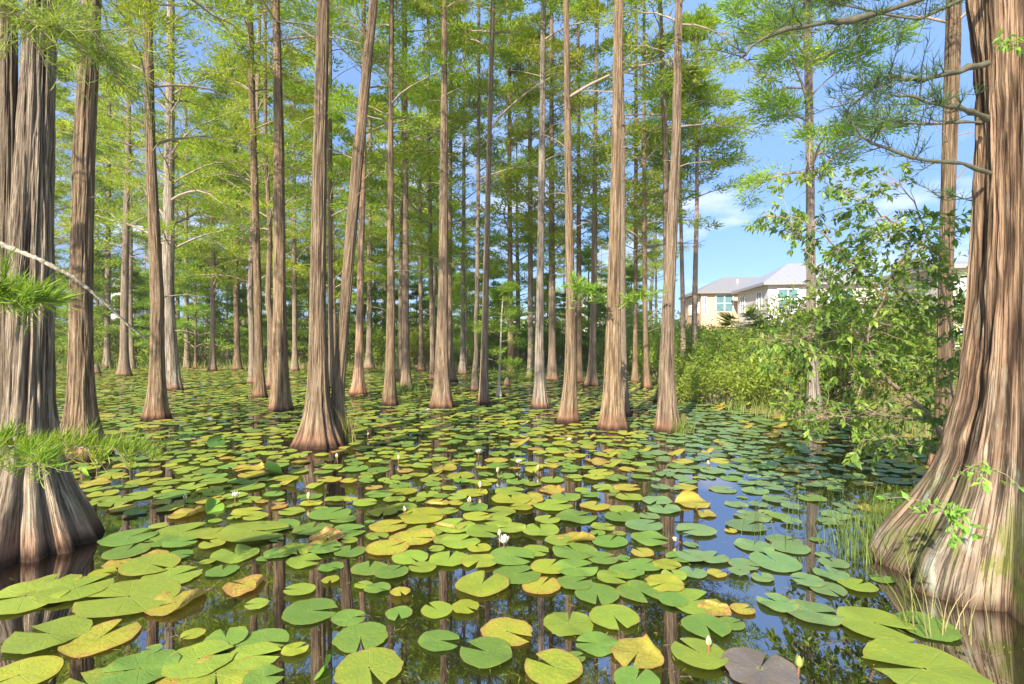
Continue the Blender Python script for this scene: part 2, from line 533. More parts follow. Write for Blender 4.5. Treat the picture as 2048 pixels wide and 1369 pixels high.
def crown_geo(rg, axis, z0, z1, rmax, nb, twigs=5, per=14, leafL=.16, leafW=.03, up=.5, droop=.0, bare=.12, top=True, low_bare=0, limb_r=.028, flat=.35, prof=None, azc=None, sides=4, sparse=0.):
    """limbs, twigs and needle tufts around a trunk axis (z, x, y, r arrays)"""
    g = Geo()
    az, ax, ay, ar = axis
    n = nb
    t = np.sort(rg.random(n)) if n else np.zeros(0)
    if top: t = np.concatenate([t, np.linspace(.93, 1, 5)])
    zb = z0 + (z1 - z0) * t
    azm = np.arange(len(t)) * 2.399963 + rg.normal(size=len(t)) * .5
    if azc is not None: azm = azc[0] + rg.normal(size=len(t)) * azc[1]
    pr = (1 - t) ** .6 * .75 + .28 if prof is None else prof(t)
    L = rmax * pr * rg.uniform(.55, 1.15, len(t))
    el = R(30) + R(26) * t + rg.normal(size=len(t)) * R(13) * 1 + (up - .5)
    N = 7
    s = np.linspace(0, 1, N)
    d0 = np.stack([np.cos(azm) * np.cos(el), np.sin(azm) * np.cos(el), np.sin(el)], -1)
    el2 = el - R(38) + rg.normal(size=len(t)) * R(12) - droop
    az2 = azm + rg.normal(size=len(t)) * .45
    d1 = np.stack([np.cos(az2) * np.cos(el2), np.sin(az2) * np.cos(el2), np.sin(el2)], -1)
    o = np.stack([np.interp(zb, az, ax), np.interp(zb, az, ay), zb], -1)
    P = o[:, None] + L[:, None, None] * (d0[:, None] * (s - .5 * s * s)[None, :, None] * 1.1 + d1[:, None] * (.5 * s * s)[None, :, None] * 1.1)
    wig = rg.normal(size=P.shape) * (L[:, None, None] * .028) * s[None, :, None]
    P += np.cumsum(wig, 1) * .8
    r0 = np.minimum(limb_r * (L / max(rmax, .1)) ** .8 * rg.uniform(.7, 1.25, len(t)), np.interp(zb, az, ar) * .6)
    Rd = r0[:, None] * (1 - .82 * s)[None]
    g.tubes(P, Rd, sides, 0)
    # twigs
    B = len(t)
    K = twigs
    u = .28 + .72 * (np.arange(K) + rg.random((B, K))) / K
    ii = np.clip(u * (N - 1), 0, N - 1.001)
    i0 = ii.astype(int); fr = (ii - i0)[..., None]
    bi = np.arange(B)[:, None]
    tp = P[bi, i0] * (1 - fr) + P[bi, i0 + 1] * fr
    td = P[bi, i0 + 1] - P[bi, i0]
    td /= np.linalg.norm(td, axis=-1, keepdims=True) + 1e-9
    hz = np.cross(td, np.array([0., 0, 1])); hz /= np.linalg.norm(hz, axis=-1, keepdims=True) + 1e-9
    sg = np.where((np.arange(K) % 2 == 0)[None] ^ (rg.random((B, 1)) < .5), 1., -1.)[..., None]
    tl = (L[:, None] * .42 * (1.15 - u * .75) * rg.uniform(.6, 1.3, (B, K)))[..., None]
    tdir = td * .62 + hz * sg * .7 + np.array([0, 0, .2]) + rg.normal(size=td.shape) * .2
    tdir /= np.linalg.norm(tdir, axis=-1, keepdims=True)
    M = 4
    ss = np.linspace(0, 1, M)
    TP = tp[:, :, None] + tl[..., None, :] * (tdir[:, :, None] * ss[:, None]) + rg.normal(size=(B, K, M, 3)) * (tl[..., None, :] * .05) * ss[:, None]
    TP = TP + tl[..., None, :] * np.array([0, 0, -.10 - droop * .3]) * (ss ** 2)[:, None]
    TP = TP.reshape(-1, M, 3)
    g.tubes(TP, (r0.repeat(K) * .36)[:, None] * (1 - .75 * ss)[None], 3, 0)
    # tufts
    live = rg.random(B) > bare
    live[:low_bare] = False
    lv = np.repeat(live, K) & (rg.random(B * K) > sparse)
    TP = TP[lv]
    if len(TP) and per:
        C = 4
        q = np.clip(1.04 - .36 * np.abs(rg.normal(size=(len(TP), C, per))), .1, 1.1)
        q0 = np.clip(q * (M - 1), 0, M - 1.001); k0 = q0.astype(int); kf = (q0 - k0)[..., None]
        a = np.arange(len(TP))[:, None, None]
        bp = TP[a, k0] * (1 - kf) + TP[a, np.minimum(k0 + 1, M - 1)] * kf
        tdv = (TP[:, -1] - TP[:, 0]); tln = np.linalg.norm(tdv, axis=1, keepdims=True)
        tdv = tdv / (tln + 1e-9)
        off = rg.normal(size=bp.shape) * np.array([1, 1, flat]) * (.07 + .15 * tln)[:, None, None, :]
        bp = bp + off
        ld = tdv[:, None, None] * .8 + off / (np.linalg.norm(off, axis=-1, keepdims=True) + 1e-6) * .75 + rg.normal(size=bp.shape) * .3 + np.array([0, 0, .22])
        ld /= np.linalg.norm(ld, axis=-1, keepdims=True)
        ll = leafL * rg.uniform(.55, 1.3, bp.shape[:-1])[..., None]
        tint = np.clip(rg.normal(.5, .16, (len(TP), 1, 1)) + rg.normal(0, .12, bp.shape[:-1]) + .1, 0, 1)
        n = bp.reshape(-1, 3).shape[0]
        g.blades(bp.reshape(-1, 3), (ld * ll).reshape(-1, 3), leafW * rg.uniform(.7, 1.3, n), 1, tint.ravel(), rg)
    return g


TREES = {}


def key_tree(key, base, flare_w, pts, Ht, label, short, mat=None, crown=None, segs=40, rows=70, seed=0, bark=0., zs=.42, gz=0., name='cypress_tree', nmat=None, lmat=None, d=None, group=None, flutes=1., cat='tree', lean_top=0.):
    bx, by = base
    d = depth(by) if d is None else d
    X0 = (bx - 1024) / FPX * d
    k = d / FPX
    kc = k * d / math.hypot(X0, d)          # a round trunk off the axis shows wider than its radius
    root = empty(name, (X0, d, gz), label, cat, group)
    cz, cx, cr = [-.3 + gz], [0.], []
    for (py, px, w) in sorted(pts, key=lambda p: -p[0]):
        z = H_CAM - (py - HORY) * k
        cz.append(z); cx.append((px - bx) * k); cr.append(w * .46 * kc)
    cr.insert(0, cr[0] * 1.06)
    zt, xt = cz[-1], cx[-1]
    sl = (cx[-1] - cx[-2]) / max(cz[-1] - cz[-2], .1)
    if Ht > zt + .6:
        cz.append(Ht); cx.append(xt + sl * (Ht - zt) * .6 + lean_top); cr.append(max(.018, cr[-1] * .18))
    cz = np.array(cz) - gz
    fl = max(0., flare_w * .5 * kc - cr[0])
    me, axis = make_trunk('trunk', cz, cx, cr, Ht - gz, segs, rows, fl, zs, seed, mat or M_BARK, bark=bark, flutes=flutes)
    obj('trunk', me, root)
    if crown:
        rg = np.random.default_rng(seed + 77)
        cc = dict(crown)
        z0, z1 = cc.pop('z0'), cc.pop('z1', Ht - gz - .1)
        g = crown_geo(rg, axis, z0 - gz, z1, **cc)
        if segs >= 40:                       # dead stubs and bare twigs on the lower stem
            dead = crown_geo(rg, axis, max(1.6, z0 - gz - 3.2), z0 - gz + .4, 1.0, 7, twigs=2, per=0, top=False, limb_r=.016, up=.35, prof=lambda t: .3 + .7 * rg.random(len(t)))
            g.add(np.concatenate(dead.V), None, np.concatenate(dead.Q), 0)
        obj('crown', g.mesh('crown', [lmat or M_LIMB, nmat or M_NEEDLE]), root)
    TREES[key] = (X0, d, short)
    return root, axis


def C(z0, rmax, nb, **k):
    return dict(z0=z0, rmax=rmax, nb=nb, **k)


far = dict(leafL=.17, leafW=.042, per=17)
mid = dict(leafL=.14, leafW=.030, per=23)
near = dict(leafL=.11, leafW=.017, per=26)

key_tree('B', (163, 912), 128, [(600, 162, 50), (300, 168, 47), (0, 185, 40)], 15, 'stout grey brown cypress with ridged bark just behind the big foreground trunk', 'the stout second cypress', segs=150, rows=240, bark=.010, seed=2, crown=C(6.0, 2.2, 30, **near), zs=.38)
key_tree('C', (314, 838), 62, [(600, 315, 30), (300, 301, 22), (0, 295, 20)], 15, 'dark leaning cypress with a split reddish foot rising from the dark water', 'the dark leaning cypress', segs=72, rows=120, bark=.006, seed=3, crown=C(5.0, 2.2, 26, **mid), mat=M_BARK)
key_tree('D', (349, 780), 40, [(600, 336, 28), (300, 339, 22), (0, 342, 15)], 15, 'pale knotty cypress with many crooked limbs behind the dark leaning one', 'the pale knotty cypress', mat=M_BARK_GREY, segs=48, rows=90, bark=.006, seed=4, crown=C(3.8, 3.0, 38, limb_r=.05, **mid))
key_tree('E', (248, 752), 36, [(600, 249, 18), (300, 256, 12), (0, 260, 9)], 16, 'slim cypress with a wide pale foot beyond the stout second trunk', 'the slim cypress with a pale foot', seed=5, crown=C(4.5, 2.6, 36, **far))
key_tree('F', (214, 737), 30, [(600, 215, 13), (300, 218, 9), (0, 220, 7)], 15, 'distant grey cypress with a broad cone foot on the far shore', 'the distant cone-footed cypress', mat=M_BARK_GREY, seed=6, crown=C(4, 2.7, 36, **far))
key_tree('G', (520, 795), 32, [(600, 516, 17), (300, 507, 15), (0, 499, 12)], 15.5, 'dark straight cypress just left of the smooth dappled trunk', 'the dark straight cypress', seed=7, segs=48, rows=90, bark=.005, crown=C(5.8, 2.4, 33, **mid))
key_tree('G2', (506, 768), 24, [(640, 503, 13), (600, 500, 12), (300, 512, 10), (0, 520, 8)], 15, 'paler twin cypress half hidden behind the dark straight one', 'the half hidden pale cypress', seed=8, mat=M_BARK_GREY, crown=C(4.2, 2.5, 33, **mid))
key_tree('G3', (543, 775), 24, [(640, 541, 14), (600, 536, 13), (470, 540, 10), (300, 531, 8), (0, 530, 7)], 14, 'crooked thin cypress leaning behind the smooth dappled trunk', 'the crooked thin cypress', seed=9, crown=C(3.6, 2.6, 33, **mid))
key_tree('H', (562, 822), 52, [(700, 560, 33), (600, 559, 28), (300, 558, 23), (0, 552, 15)], 16, 'smooth brown cypress with bands of shade across its trunk', 'the smooth dappled cypress', seed=10, segs=72, rows=120, bark=.004, crown=C(7.8, 2.2, 26, **mid))
key_tree('I', (636, 890), 106, [(700, 637, 38), (600, 635, 34), (300, 640, 30), (0, 647, 25)], 16, 'tall pale cypress with a wide skirted foot in the middle of the lily pads', 'the wide skirted cypress', seed=11, segs=140, rows=220, bark=.006, zs=.40, crown=C(7.2, 2.0, 23, **near), flutes=1.1)
key_tree('J', (677, 882), 44, [(780, 676, 27), (600, 691, 23), (300, 717, 24), (0, 748, 17)], 14, 'slanting cypress that leans right out of the wide skirted foot', 'the slanting cypress', seed=12, segs=64, rows=120, bark=.005, zs=.3, crown=C(6.6, 2.0, 24, **near))
key_tree('K', (664, 777), 22, [(600, 661, 11), (300, 660, 10), (0, 660, 8)], 15.5, 'thin pale cypress seen between the skirted trunk and the slanting one', 'the thin pale cypress', seed=13, crown=C(5.3, 2.4, 33, **far))
key_tree('L', (716, 790), 38, [(600, 720, 15), (300, 727, 11), (0, 727, 9)], 15.5, 'orange red cypress with a flared foot right of the slanting trunk', 'the orange red cypress', seed=14, mat=M_BARK_RED, segs=48, rows=90, bark=.004, crown=C(6.5, 2.4, 33, **mid))
key_tree('M', (779, 811), 35, [(700, 781, 19), (600, 782, 17), (300, 781, 12), (0, 783, 9)], 15.5, 'mottled cypress with a dark shaded right flank and small knot near its foot', 'the mottled cypress', seed=15, segs=48, rows=90, bark=.005, crown=C(6.2, 2.2, 30, **mid))
key_tree('N', (812, 779), 30, [(600, 811, 15), (300, 811, 10), (0, 810, 8)], 15, 'pale cypress whose foot stands in a patch of bright grass', 'the cypress in bright grass', seed=16, crown=C(5.2, 2.4, 33, **far))
key_tree('N2', (800, 762), 18, [(600, 801, 9), (300, 806, 8), (0, 806, 6)], 14.5, 'dark slender cypress tucked behind the one in bright grass', 'the dark slender cypress', seed=17, crown=C(4, 2.4, 24, **far))
key_tree('O', (884, 815), 51, [(700, 884, 26), (600, 886, 21), (300, 888, 16), (0, 889, 9)], 16.5, 'straight cypress with a swollen ribbed foot near the pond centre', 'the ribbed foot cypress', seed=18, segs=72, rows=120, bark=.005, crown=C(7.4, 2.4, 21, **mid))
key_tree('O2', (903, 764), 26, [(600, 899, 10), (300, 901, 8), (0, 903, 6)], 14, 'slim pale cypress peeping out behind the ribbed foot cypress', 'the peeping slim cypress', seed=19, crown=C(3.8, 2.4, 24, **far))
key_tree('O3', (866, 761), 18, [(600, 863, 9), (300, 858, 7), (0, 856, 6)], 14, 'thin straight cypress behind and left of the ribbed foot cypress', 'the thin cypress by the ribbed one', seed=20, crown=C(4, 2.4, 23, **far))
key_tree('P', (949, 783), 20, [(740, 950, 10), (700, 953, 8), (640, 951, 8), (600, 954, 9), (300, 957, 8), (0, 958, 6)], 14, 'wavy grey cypress with a bent stem beside a straighter neighbour', 'the wavy grey cypress', seed=21, mat=M_BARK_GREY, crown=C(5.8, 2.2, 21, **mid))
key_tree('Q', (967, 809), 26, [(700, 969, 15), (600, 971, 13), (300, 978, 10), (0, 986, 9)], 15, 'slim brown cypress tilting slightly right beside the wavy grey one', 'the slim tilting cypress', seed=22, segs=48, rows=90, bark=.004, crown=C(6.0, 2.2, 21, **mid))
key_tree('T', (1080, 817), 38, [(700, 1079, 18), (600, 1080, 16), (300, 1084, 13), (0, 1087, 9)], 16, 'straight grey cypress with a dark wet foot right of the pale sapling', 'the straight grey cypress', seed=23, mat=M_BARK_GREY, segs=60, rows=110, bark=.004, crown=C(7.7, 2.2, 16, **mid))
key_tree('U', (1134, 844), 46, [(760, 1141, 24), (600, 1141, 18), (300, 1136, 15), (0, 1132, 10)], 16, 'bent slender cypress with crooked bare limbs reaching left', 'the bent slender cypress', seed=24, segs=72, rows=120, bark=.005, crown=C(5.6, 2.2, 16, bare=.35, limb_r=.04, **mid))
key_tree('V', (1158, 767), 20, [(600, 1158, 12), (300, 1157, 8), (0, 1156, 6)], 14, 'pale far cypress seen just right of the bent slender one', 'the pale far cypress', seed=25, crown=C(4, 2.3, 23, **far))
key_tree('W', (1183, 773), 33, [(600, 1188, 14), (300, 1190, 9), (0, 1195, 7)], 15, 'brown cypress with a broad foot left of the thick ribbed twin trunks', 'the broad footed far cypress', seed=26, segs=48, rows=90, crown=C(5.0, 2.4, 20, **far))
key_tree('X', (1225, 858), 62, [(700, 1226, 34), (600, 1227, 27), (300, 1233, 20), (0, 1238, 19)], 16, 'thick cypress with a deeply ribbed foot standing before a grey twin', 'the thick ribbed cypress', seed=27, segs=120, rows=200, bark=.006, crown=C(7.4, 2.2, 25, **near))
key_tree('X2', (1250, 832), 28, [(600, 1246, 12), (300, 1246, 9), (0, 1241, 8)], 14, 'thin grey cypress pressed close behind the thick ribbed one', 'the thin grey twin', seed=28, mat=M_BARK_GREY, crown=C(7.2, 2.0, 14, **mid))
key_tree('Y', (1270, 766), 18, [(600, 1271, 9), (300, 1272, 8), (0, 1272, 6)], 14, 'thin far cypress standing at the edge of the right bank shrubs', 'the thin cypress at the bank', seed=29, crown=C(4.2, 2.1, 21, **far))
key_tree('Y2', (1293, 778), 25, [(600, 1290, 11), (300, 1288, 8), (0, 1288, 6)], 14.5, 'slender brown cypress with a cone foot before the bank shrubs', 'the slender cone-footed cypress', seed=30, crown=C(3.9, 2.1, 36, **far))
key_tree('Z', (1336, 863), 56, [(740, 1333, 30), (600, 1337, 25), (300, 1352, 20), (0, 1358, 14)], 15.5, 'tall cypress with a slanting band of shade before the bank and houses', 'the tall cypress before the bank', seed=31, segs=100, rows=180, bark=.006, crown=C(6.0, 2.2, 25, **near))
key_tree('Z2', (1331, 803), 48, [(700, 1333, 20), (600, 1334, 15), (300, 1331, 12), (0, 1320, 9)], 15, 'brown cypress with a spreading foot mostly hidden by the tall one', 'the mostly hidden cypress', seed=32, crown=C(6.0, 2.3, 28, **mid))
key_tree('AB', (1631, 849), 50, [(760, 1626, 24), (600, 1622, 20), (300, 1620, 18), (0, 1614, 17)], 11.5, 'solitary cypress with a bright tufted crown rising behind the leafy shrub', 'the solitary bright crowned cypress', seed=33, segs=72, rows=140, bark=.005, zs=.3, nmat=M_NEEDLE_FRESH, crown=C(4.0, 1.5, 60, leafL=.13, leafW=.024, per=34, bare=.05), mat=M_BARK_GREY)
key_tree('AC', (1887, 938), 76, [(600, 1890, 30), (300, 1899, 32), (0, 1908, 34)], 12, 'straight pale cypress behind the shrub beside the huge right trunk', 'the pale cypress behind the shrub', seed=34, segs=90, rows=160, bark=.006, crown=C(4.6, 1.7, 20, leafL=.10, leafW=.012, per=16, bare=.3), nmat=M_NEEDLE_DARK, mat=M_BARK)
# slim far ones that can still be told apart
for q, (bx, by, w, tx, lab, sh) in enumerate([
    (425, 742, 11, 426, 'thin bare far cypress standing alone in the lit gap', 'the lone thin far cypress'),
    (374, 738, 10, 372, 'thin far cypress just right of the pale knotty one', 'the thin far cypress by the knotty one'),
    (475, 740, 12, 470, 'slender far cypress left of the half hidden pale one', 'the slender far cypress'),
    (738, 738, 12, 740, 'far cypress with a bright cone foot beside the orange red trunk', 'the far bright-footed cypress'),
    (1022, 757, 12, 1019, 'straight far cypress right of the white stemmed sapling', 'the far cypress by the sapling'),
    (1062, 758, 12, 1060, 'thin far cypress just left of the straight grey one', 'the far cypress by the grey one'),
    (1105, 762, 15, 1103, 'slim far cypress between the straight grey and bent trunks', 'the slim far middle cypress'),
    (590, 742, 10, 588, 'very thin far cypress between dappled and skirted trunks', 'the very thin far cypress'),
    (843, 742, 9, 840, 'hair thin far cypress left of the ribbed foot cypress', 'the hair thin far cypress'),
    (925, 750, 10, 928, 'thin crooked far cypress between the ribbed and wavy ones', 'the thin crooked far cypress')]):
    key_tree('far%d' % q, (bx, by), w * 2, [(600, (bx + tx) / 2, w), (300, tx, w * .7), (0, tx, w * .5)], 13 + (q * 37 % 5) * .6, lab, sh, seed=50 + q,
             crown=C(3.2 + q % 3, 2.4, 44, **far), segs=20, rows=40, mat=M_BARK_GREY if q % 2 else M_BARK)

# pines on the bank
for q, (bx, tx, Ht, lab) in enumerate([(1367, 1361, 10.5, 'slim pinkish pine on the right bank left of the houses, thinner of two'),
                                       (1388, 1394, 12.5, 'slim pinkish pine on the right bank left of the houses, taller of two')]):
    key_tree('pine%d' % q, (bx, 700), 16, [(600, (bx * 3 + tx) / 4, 10 + q * 2), (400, tx, 7 + q * 1.5), (300, tx, 6 + q)], Ht, lab, 'the bank pines', d=19., gz=.85, mat=M_BARK_PINE, seed=70 + q,
             name='pine_tree', crown=C(7.4 - q, 2.1, 40, **far), segs=24, rows=60)


def edge_profile(cx, cy, edge, side):
    """radius against height of a round trunk at (cx, cy) whose left (-1) or right (+1) outline passes these photo pixels"""
    D, tc = math.hypot(cx, cy), math.atan2(cx, cy)
    zs_, rs_ = [], []
    for px, py in edge:
        te = math.atan((px - 1024) / FPX)
        r = D * math.sin(abs(te - tc))
        dt = math.cos(te) * math.sqrt(D * D - r * r)
        zs_.append(H_CAM - (py - HORY) / FPX * dt); rs_.append(r)
    return zs_, rs_


# ------------------------------------------------------------------ the huge right-hand tree
def huge_right():
    X0, Y0 = 3.18, 3.35
    root = empty('cypress_tree', (X0, Y0, 0), 'huge red brown cypress with a spreading mossy buttressed foot at the right edge', 'tree')
    pz, prr = edge_profile(X0, Y0, [(1775, 1110), (1800, 1062), (1848, 1000), (1878, 950), (1900, 900), (1925, 800), (1940, 700), (1947, 600), (1956, 450), (1957, 300), (1953, 150), (1942, 0)], -1)
    pz = [-.3] + pz; prr = [prr[0] * 1.12] + prr
    cz = [-.3, 1.7, 2.7, 3.6, 6, 12, 16]
    cx = [0, 0, .0, .0, .0, .0, .0]
    cr = [.15, .15, .15, .16, .16, .12, .03]
    me, axis = make_trunk('trunk', cz, cx, cr, 15., 560, 620, 0, .4, 101, M_BARK_BIG, bark=.019, prof=(pz, prr), flutes=1.3, lobes=5)
    obj('trunk', me, root)
    rg = np.random.default_rng(5)
    g = Geo()
    # limbs traced as polylines (photo pixel, depth), then needle threads standing along their side twigs
    limbs = [
        ([(1975, 128, 3.3), (1900, 145, 3.15), (1850, 157, 3.1), (1800, 158, 3.05), (1765, 148, 3.0)], .028),
        ([(1805, 159, 3.05), (1775, 165, 3.0), (1740, 180, 2.98), (1708, 206, 2.95)], .015),
        ([(1975, 236, 3.3), (1930, 222, 3.15), (1880, 208, 3.05), (1830, 196, 3.0), (1772, 193, 2.95)], .022),
        ([(1975, 246, 3.4), (1920, 244, 3.5), (1860, 250, 3.55), (1800, 245, 3.55), (1735, 233, 3.5)], .016),
        ([(1980, 346, 3.3), (1915, 325, 3.2), (1850, 322, 3.15), (1780, 303, 3.1), (1722, 275, 3.05), (1692, 235, 3.05), (1705, 205, 3.0)], .018),
        ([(1975, 405, 3.4), (1920, 398, 3.6), (1890, 402, 3.7)], .008),
        ([(2050, -90, 3.3), (1960, -60, 3.1), (1860, -8, 2.9), (1760, 30, 2.8), (1680, 42, 2.75), (1600, 55, 2.7), (1520, 78, 2.65), (1500, 100, 2.62), (1480, 118, 2.6)], .026),
        ([(2040, -60, 3.4), (1960, -20, 3.5), (1840, 40, 3.6), (1760, 25, 3.6), (1650, 0, 3.6), (1560, -40, 3.6)], .02),
    ]
    off = np.array([X0, Y0, 0])
    for pts, r in limbs:
        P = np.array([W(*p) for p in pts]) - off
        s = np.linspace(0, 1, len(P)); ss = np.linspace(0, 1, 16)
        Q = np.stack([np.interp(ss, s, P[:, i]) for i in range(3)], -1)
        Q += rg.normal(size=Q.shape) * r * .25
        g.tubes(Q[None], (r * .72 * (1 - .7 * ss) * (1 + .2 * rg.normal(size=16)))[None], 8, 0)
        n = 16 if r > .009 else 6
        u = rg.uniform(.2, 1., n)
        o = np.stack([np.interp(u, ss, Q[:, i]) for i in range(3)], -1)
        dr = np.gradient(Q, axis=0)[(u * 15).astype(int)]; dr /= np.linalg.norm(dr, axis=1, keepdims=True)
        td = dr * .7 + rg.normal(size=(n, 3)) * np.array([.6, .8, .45])
        td /= np.linalg.norm(td, axis=1, keepdims=True)
        tl = rg.uniform(.12, .34, n)[:, None]
        sx = np.linspace(0, 1, 5)
        TP = o[:, None] + td[:, None] * tl[:, None] * sx[None, :, None] + rg.normal(size=(n, 5, 3)) * .012 * sx[None, :, None]
        g.tubes(TP, (.004 * (1 - .7 * sx))[None].repeat(n, 0), 4, 0)
        m = 26
        q = rg.uniform(0.1, 1, (n, m)); a = np.arange(n)[:, None]
        k0 = np.clip(q * 4, 0, 3.99); ki = k0.astype(int); kf = (k0 - ki)[..., None]
        bp = TP[a, ki] * (1 - kf) + TP[a, ki + 1] * kf
        ld = td[:, None] * .5 + rg.normal(size=bp.shape) * .55 + np.array([0, 0, .55])
        ld /= np.linalg.norm(ld, axis=-1, keepdims=True)
        ll = rg.uniform(.05, .105, (n, m))[..., None]
        g.blades(bp.reshape(-1, 3), (ld * ll).reshape(-1, 3), .0048, 1, np.clip(rg.normal(.35, .25, n * m), 0, 1), rg)
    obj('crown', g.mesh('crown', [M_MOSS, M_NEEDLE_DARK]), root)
    g2 = crown_geo(rg, axis, 6.0, 14.9, 2.4, 22, **mid)
    c2 = obj('upper_crown', g2.mesh('upper_crown', [M_LIMB, M_NEEDLE]), root)
    # broken stub on the trunk
    g3 = Geo()
    P = np.array([W(2010, 520, 3.05), W(2035, 500, 2.98), W(2075, 470, 2.85)]) - off
    g3.tubes(P[None], np.array([[.035, .024, .02]]), 8, 0)
    TREES['AD'] = (X0, Y0, 'the huge right tree')
    return root


def mat_bark_big():
    k = NT('huge_trunk_bark')
    uv = k.n('ShaderNodeTexCoord').outputs['UV']
    sp = k.n('ShaderNodeSeparateXYZ'); k.l(uv, sp.inputs[0])
    ang = k.math('MULTIPLY', sp.outputs[0], TAU)
    z = sp.outputs[1]
    cv = k.n('ShaderNodeCombineXYZ')
    k.l(k.math('COSINE', ang), cv.inputs[0]); k.l(k.math('SINE', ang), cv.inputs[1]); k.l(z, cv.inputs[2])
    v = cv.outputs[0]
    f1 = k.noise(k.scalev(v, 12, 12, 1.2), 1, 8, .7, .2)
    f2 = k.noise(k.scalev(v, 44, 44, 5), 1, 6, .7, .2)
    f3 = k.noise(k.scalev(v, 2.2, 2.2, 2.0), 1, 3, .5)
    rg_ = k.n('ShaderNodeAttribute', attribute_name='ridge').outputs['Fac']
    h = k.math('ADD', k.math('ADD', k.math('MULTIPLY', f1, .30), k.math('MULTIPLY', f2, .36)), k.math('MULTIPLY', rg_, .34))
    c = k.ramp(h, [(.42, (.055, .034, .022)), (.53, (.18, .112, .066)), (.63, (.30, .198, .12)), (.78, (.41, .31, .21))])
    n4 = k.noise(k.scalev(v, 21, 21, .8, (3, 1, 2)), 1, 6, .62, .15)
    crack = k.mapr(k.math('ABSOLUTE', k.math('SUBTRACT', n4, .5)), .0, .034, 1., 0.)
    low = k.ramp(h, [(.42, (.05, .041, .031)), (.53, (.15, .118, .085)), (.63, (.235, .187, .135)), (.78, (.34, .295, .23))])
    c = k.mix(k.math('MULTIPLY', k.mapr(z, 1.3, .4), k.mapr(f3, .35, .6)), c, low)
    c = k.mix(k.math('MULTIPLY', crack, .68), c, (.045, .030, .021))
    h = k.math('SUBTRACT', h, k.math('MULTIPLY', crack, .2))
    lich = k.noise(k.scalev(v, 5, 5, 2.2), 1.0, 5, .7)
    c = k.mix(k.math('MULTIPLY', k.mapr(lich, .58, .64), k.mapr(z, 1.4, .6, .12, .5)), c, (.36, .42, .33))
    moss = k.noise(k.scalev(v, 3.4, 3.4, 3.0, (7, 3, 1)), 1.0, 5, .7)
    c = k.mix(k.math('MULTIPLY', k.mapr(moss, .50, .60), k.mapr(z, .85, .3, 0, .8)), c, (.13, .15, .03))
    wz = k.math('ADD', z, k.math('MULTIPLY', f1, -.12))
    c = k.mix(k.mapr(wz, .03, -.06, 0., .85), c, (.05, .025, .014))
    return k.bsdf(c, .9, .12, h, 1.0, .04)


M_BARK_BIG = mat_bark_big()
huge_right()


# ------------------------------------------------------------------ the big left-hand tree (two fused stems)
def big_left():
    X0, Y0 = -3.55, 3.95
    k = Y0 / FPX
    root = empty('cypress_tree', (X0, Y0, 0), 'big furrowed cypress with two fused stems and a skirted foot at the left edge', 'tree')
    bx = 1024 + X0 / k
    zz = lambda py: H_CAM - (py - HORY) * k
    pz, prr = edge_profile(X0, Y0, [(207, 1094), (188, 1050), (160, 1000), (140, 960), (125, 920), (112, 870), (104, 800), (100, 690), (99, 600)], 1)
    pz = [-.3] + pz + [zz(450), zz(200), zz(0)]; prr = [prr[0] * 1.12] + prr + [.11, .09, .08]
    cz = [-.3, zz(900), zz(600), zz(300), zz(50), 8, 15]
    cx = [0, .0, (60 - bx) * k, (70 - bx) * k, (80 - bx) * k, .14, .2]
    cr = [.10, .10, .095, .085, .07, .06, .02]
    me, axis = make_trunk('trunk', cz, cx, cr, 15, 320, 420, 0, .4, 201, M_BARK_LEFT, bark=.015, prof=(pz, prr), flutes=1.2, lobes=6)
    obj('trunk', me, root)
    cx2 = [-.04, -.06, (24 - bx) * k, (26 - bx) * k, (29 - bx) * k, -.2, -.3]
    cr2 = [.14, .09, .062, .052, .042, .04, .02]
    me2, ax2 = make_trunk('second_stem', cz, cx2, cr2, 14, 120, 240, .2, .4, 202, M_BARK_LEFT, bark=.009, cy=[-.04] * 7)
    obj('second_stem', me2, root)
    rg = np.random.default_rng(8)
    g = crown_geo(rg, axis, 5.0, 14.9, 2.2, 22, **near)
    obj('crown', g.mesh('crown', [M_LIMB, M_NEEDLE]), root)
    TREES['A'] = (X0, Y0, 'the big left tree')


M_BARK_LEFT = mat_bark('furrowed_bark', (.045, .034, .025), (.18, .138, .095), (.34, .272, .195), fine=1.35, lichen=.4, red=(.28, .15, .09))
big_left()


# ------------------------------------------------------------------ the wood at the back: copies of a few trees
def proto_tree(seed, Ht, z0, rmax, nb, w=.13, per=14):
    rg = np.random.default_rng(seed)
    root = empty('cypress_tree', (0, 0, 0))
    cz = [-.3, 3, 7, Ht]
    cx = [0] + list(rg.normal(size=3) * .12)
    cr = [w, w * .9, w * .6, .02]
    me, axis = make_trunk('trunk', cz, cx, cr, Ht, 16, 30, w * .8, .35, seed, M_BARK_GREY if seed % 2 else M_BARK)
    obj('trunk', me, root)
    g = crown_geo(rg, axis, z0, Ht - .1, rmax, nb, bare=.08, leafL=.20, leafW=.046, per=per, twigs=6)
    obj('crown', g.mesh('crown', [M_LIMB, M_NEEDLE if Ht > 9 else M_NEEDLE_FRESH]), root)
    return root


def copy_tree(root, loc, rz, sc, label, group):
    r = root.copy(); COL.objects.link(r)
    r.location = loc; r.rotation_euler = (0, 0, rz); r.scale = (sc, sc, sc)
    tag(r, label, 'tree', group)
    for ch in root.children:
        c = ch.copy(); COL.objects.link(c); c.parent = r
    return r


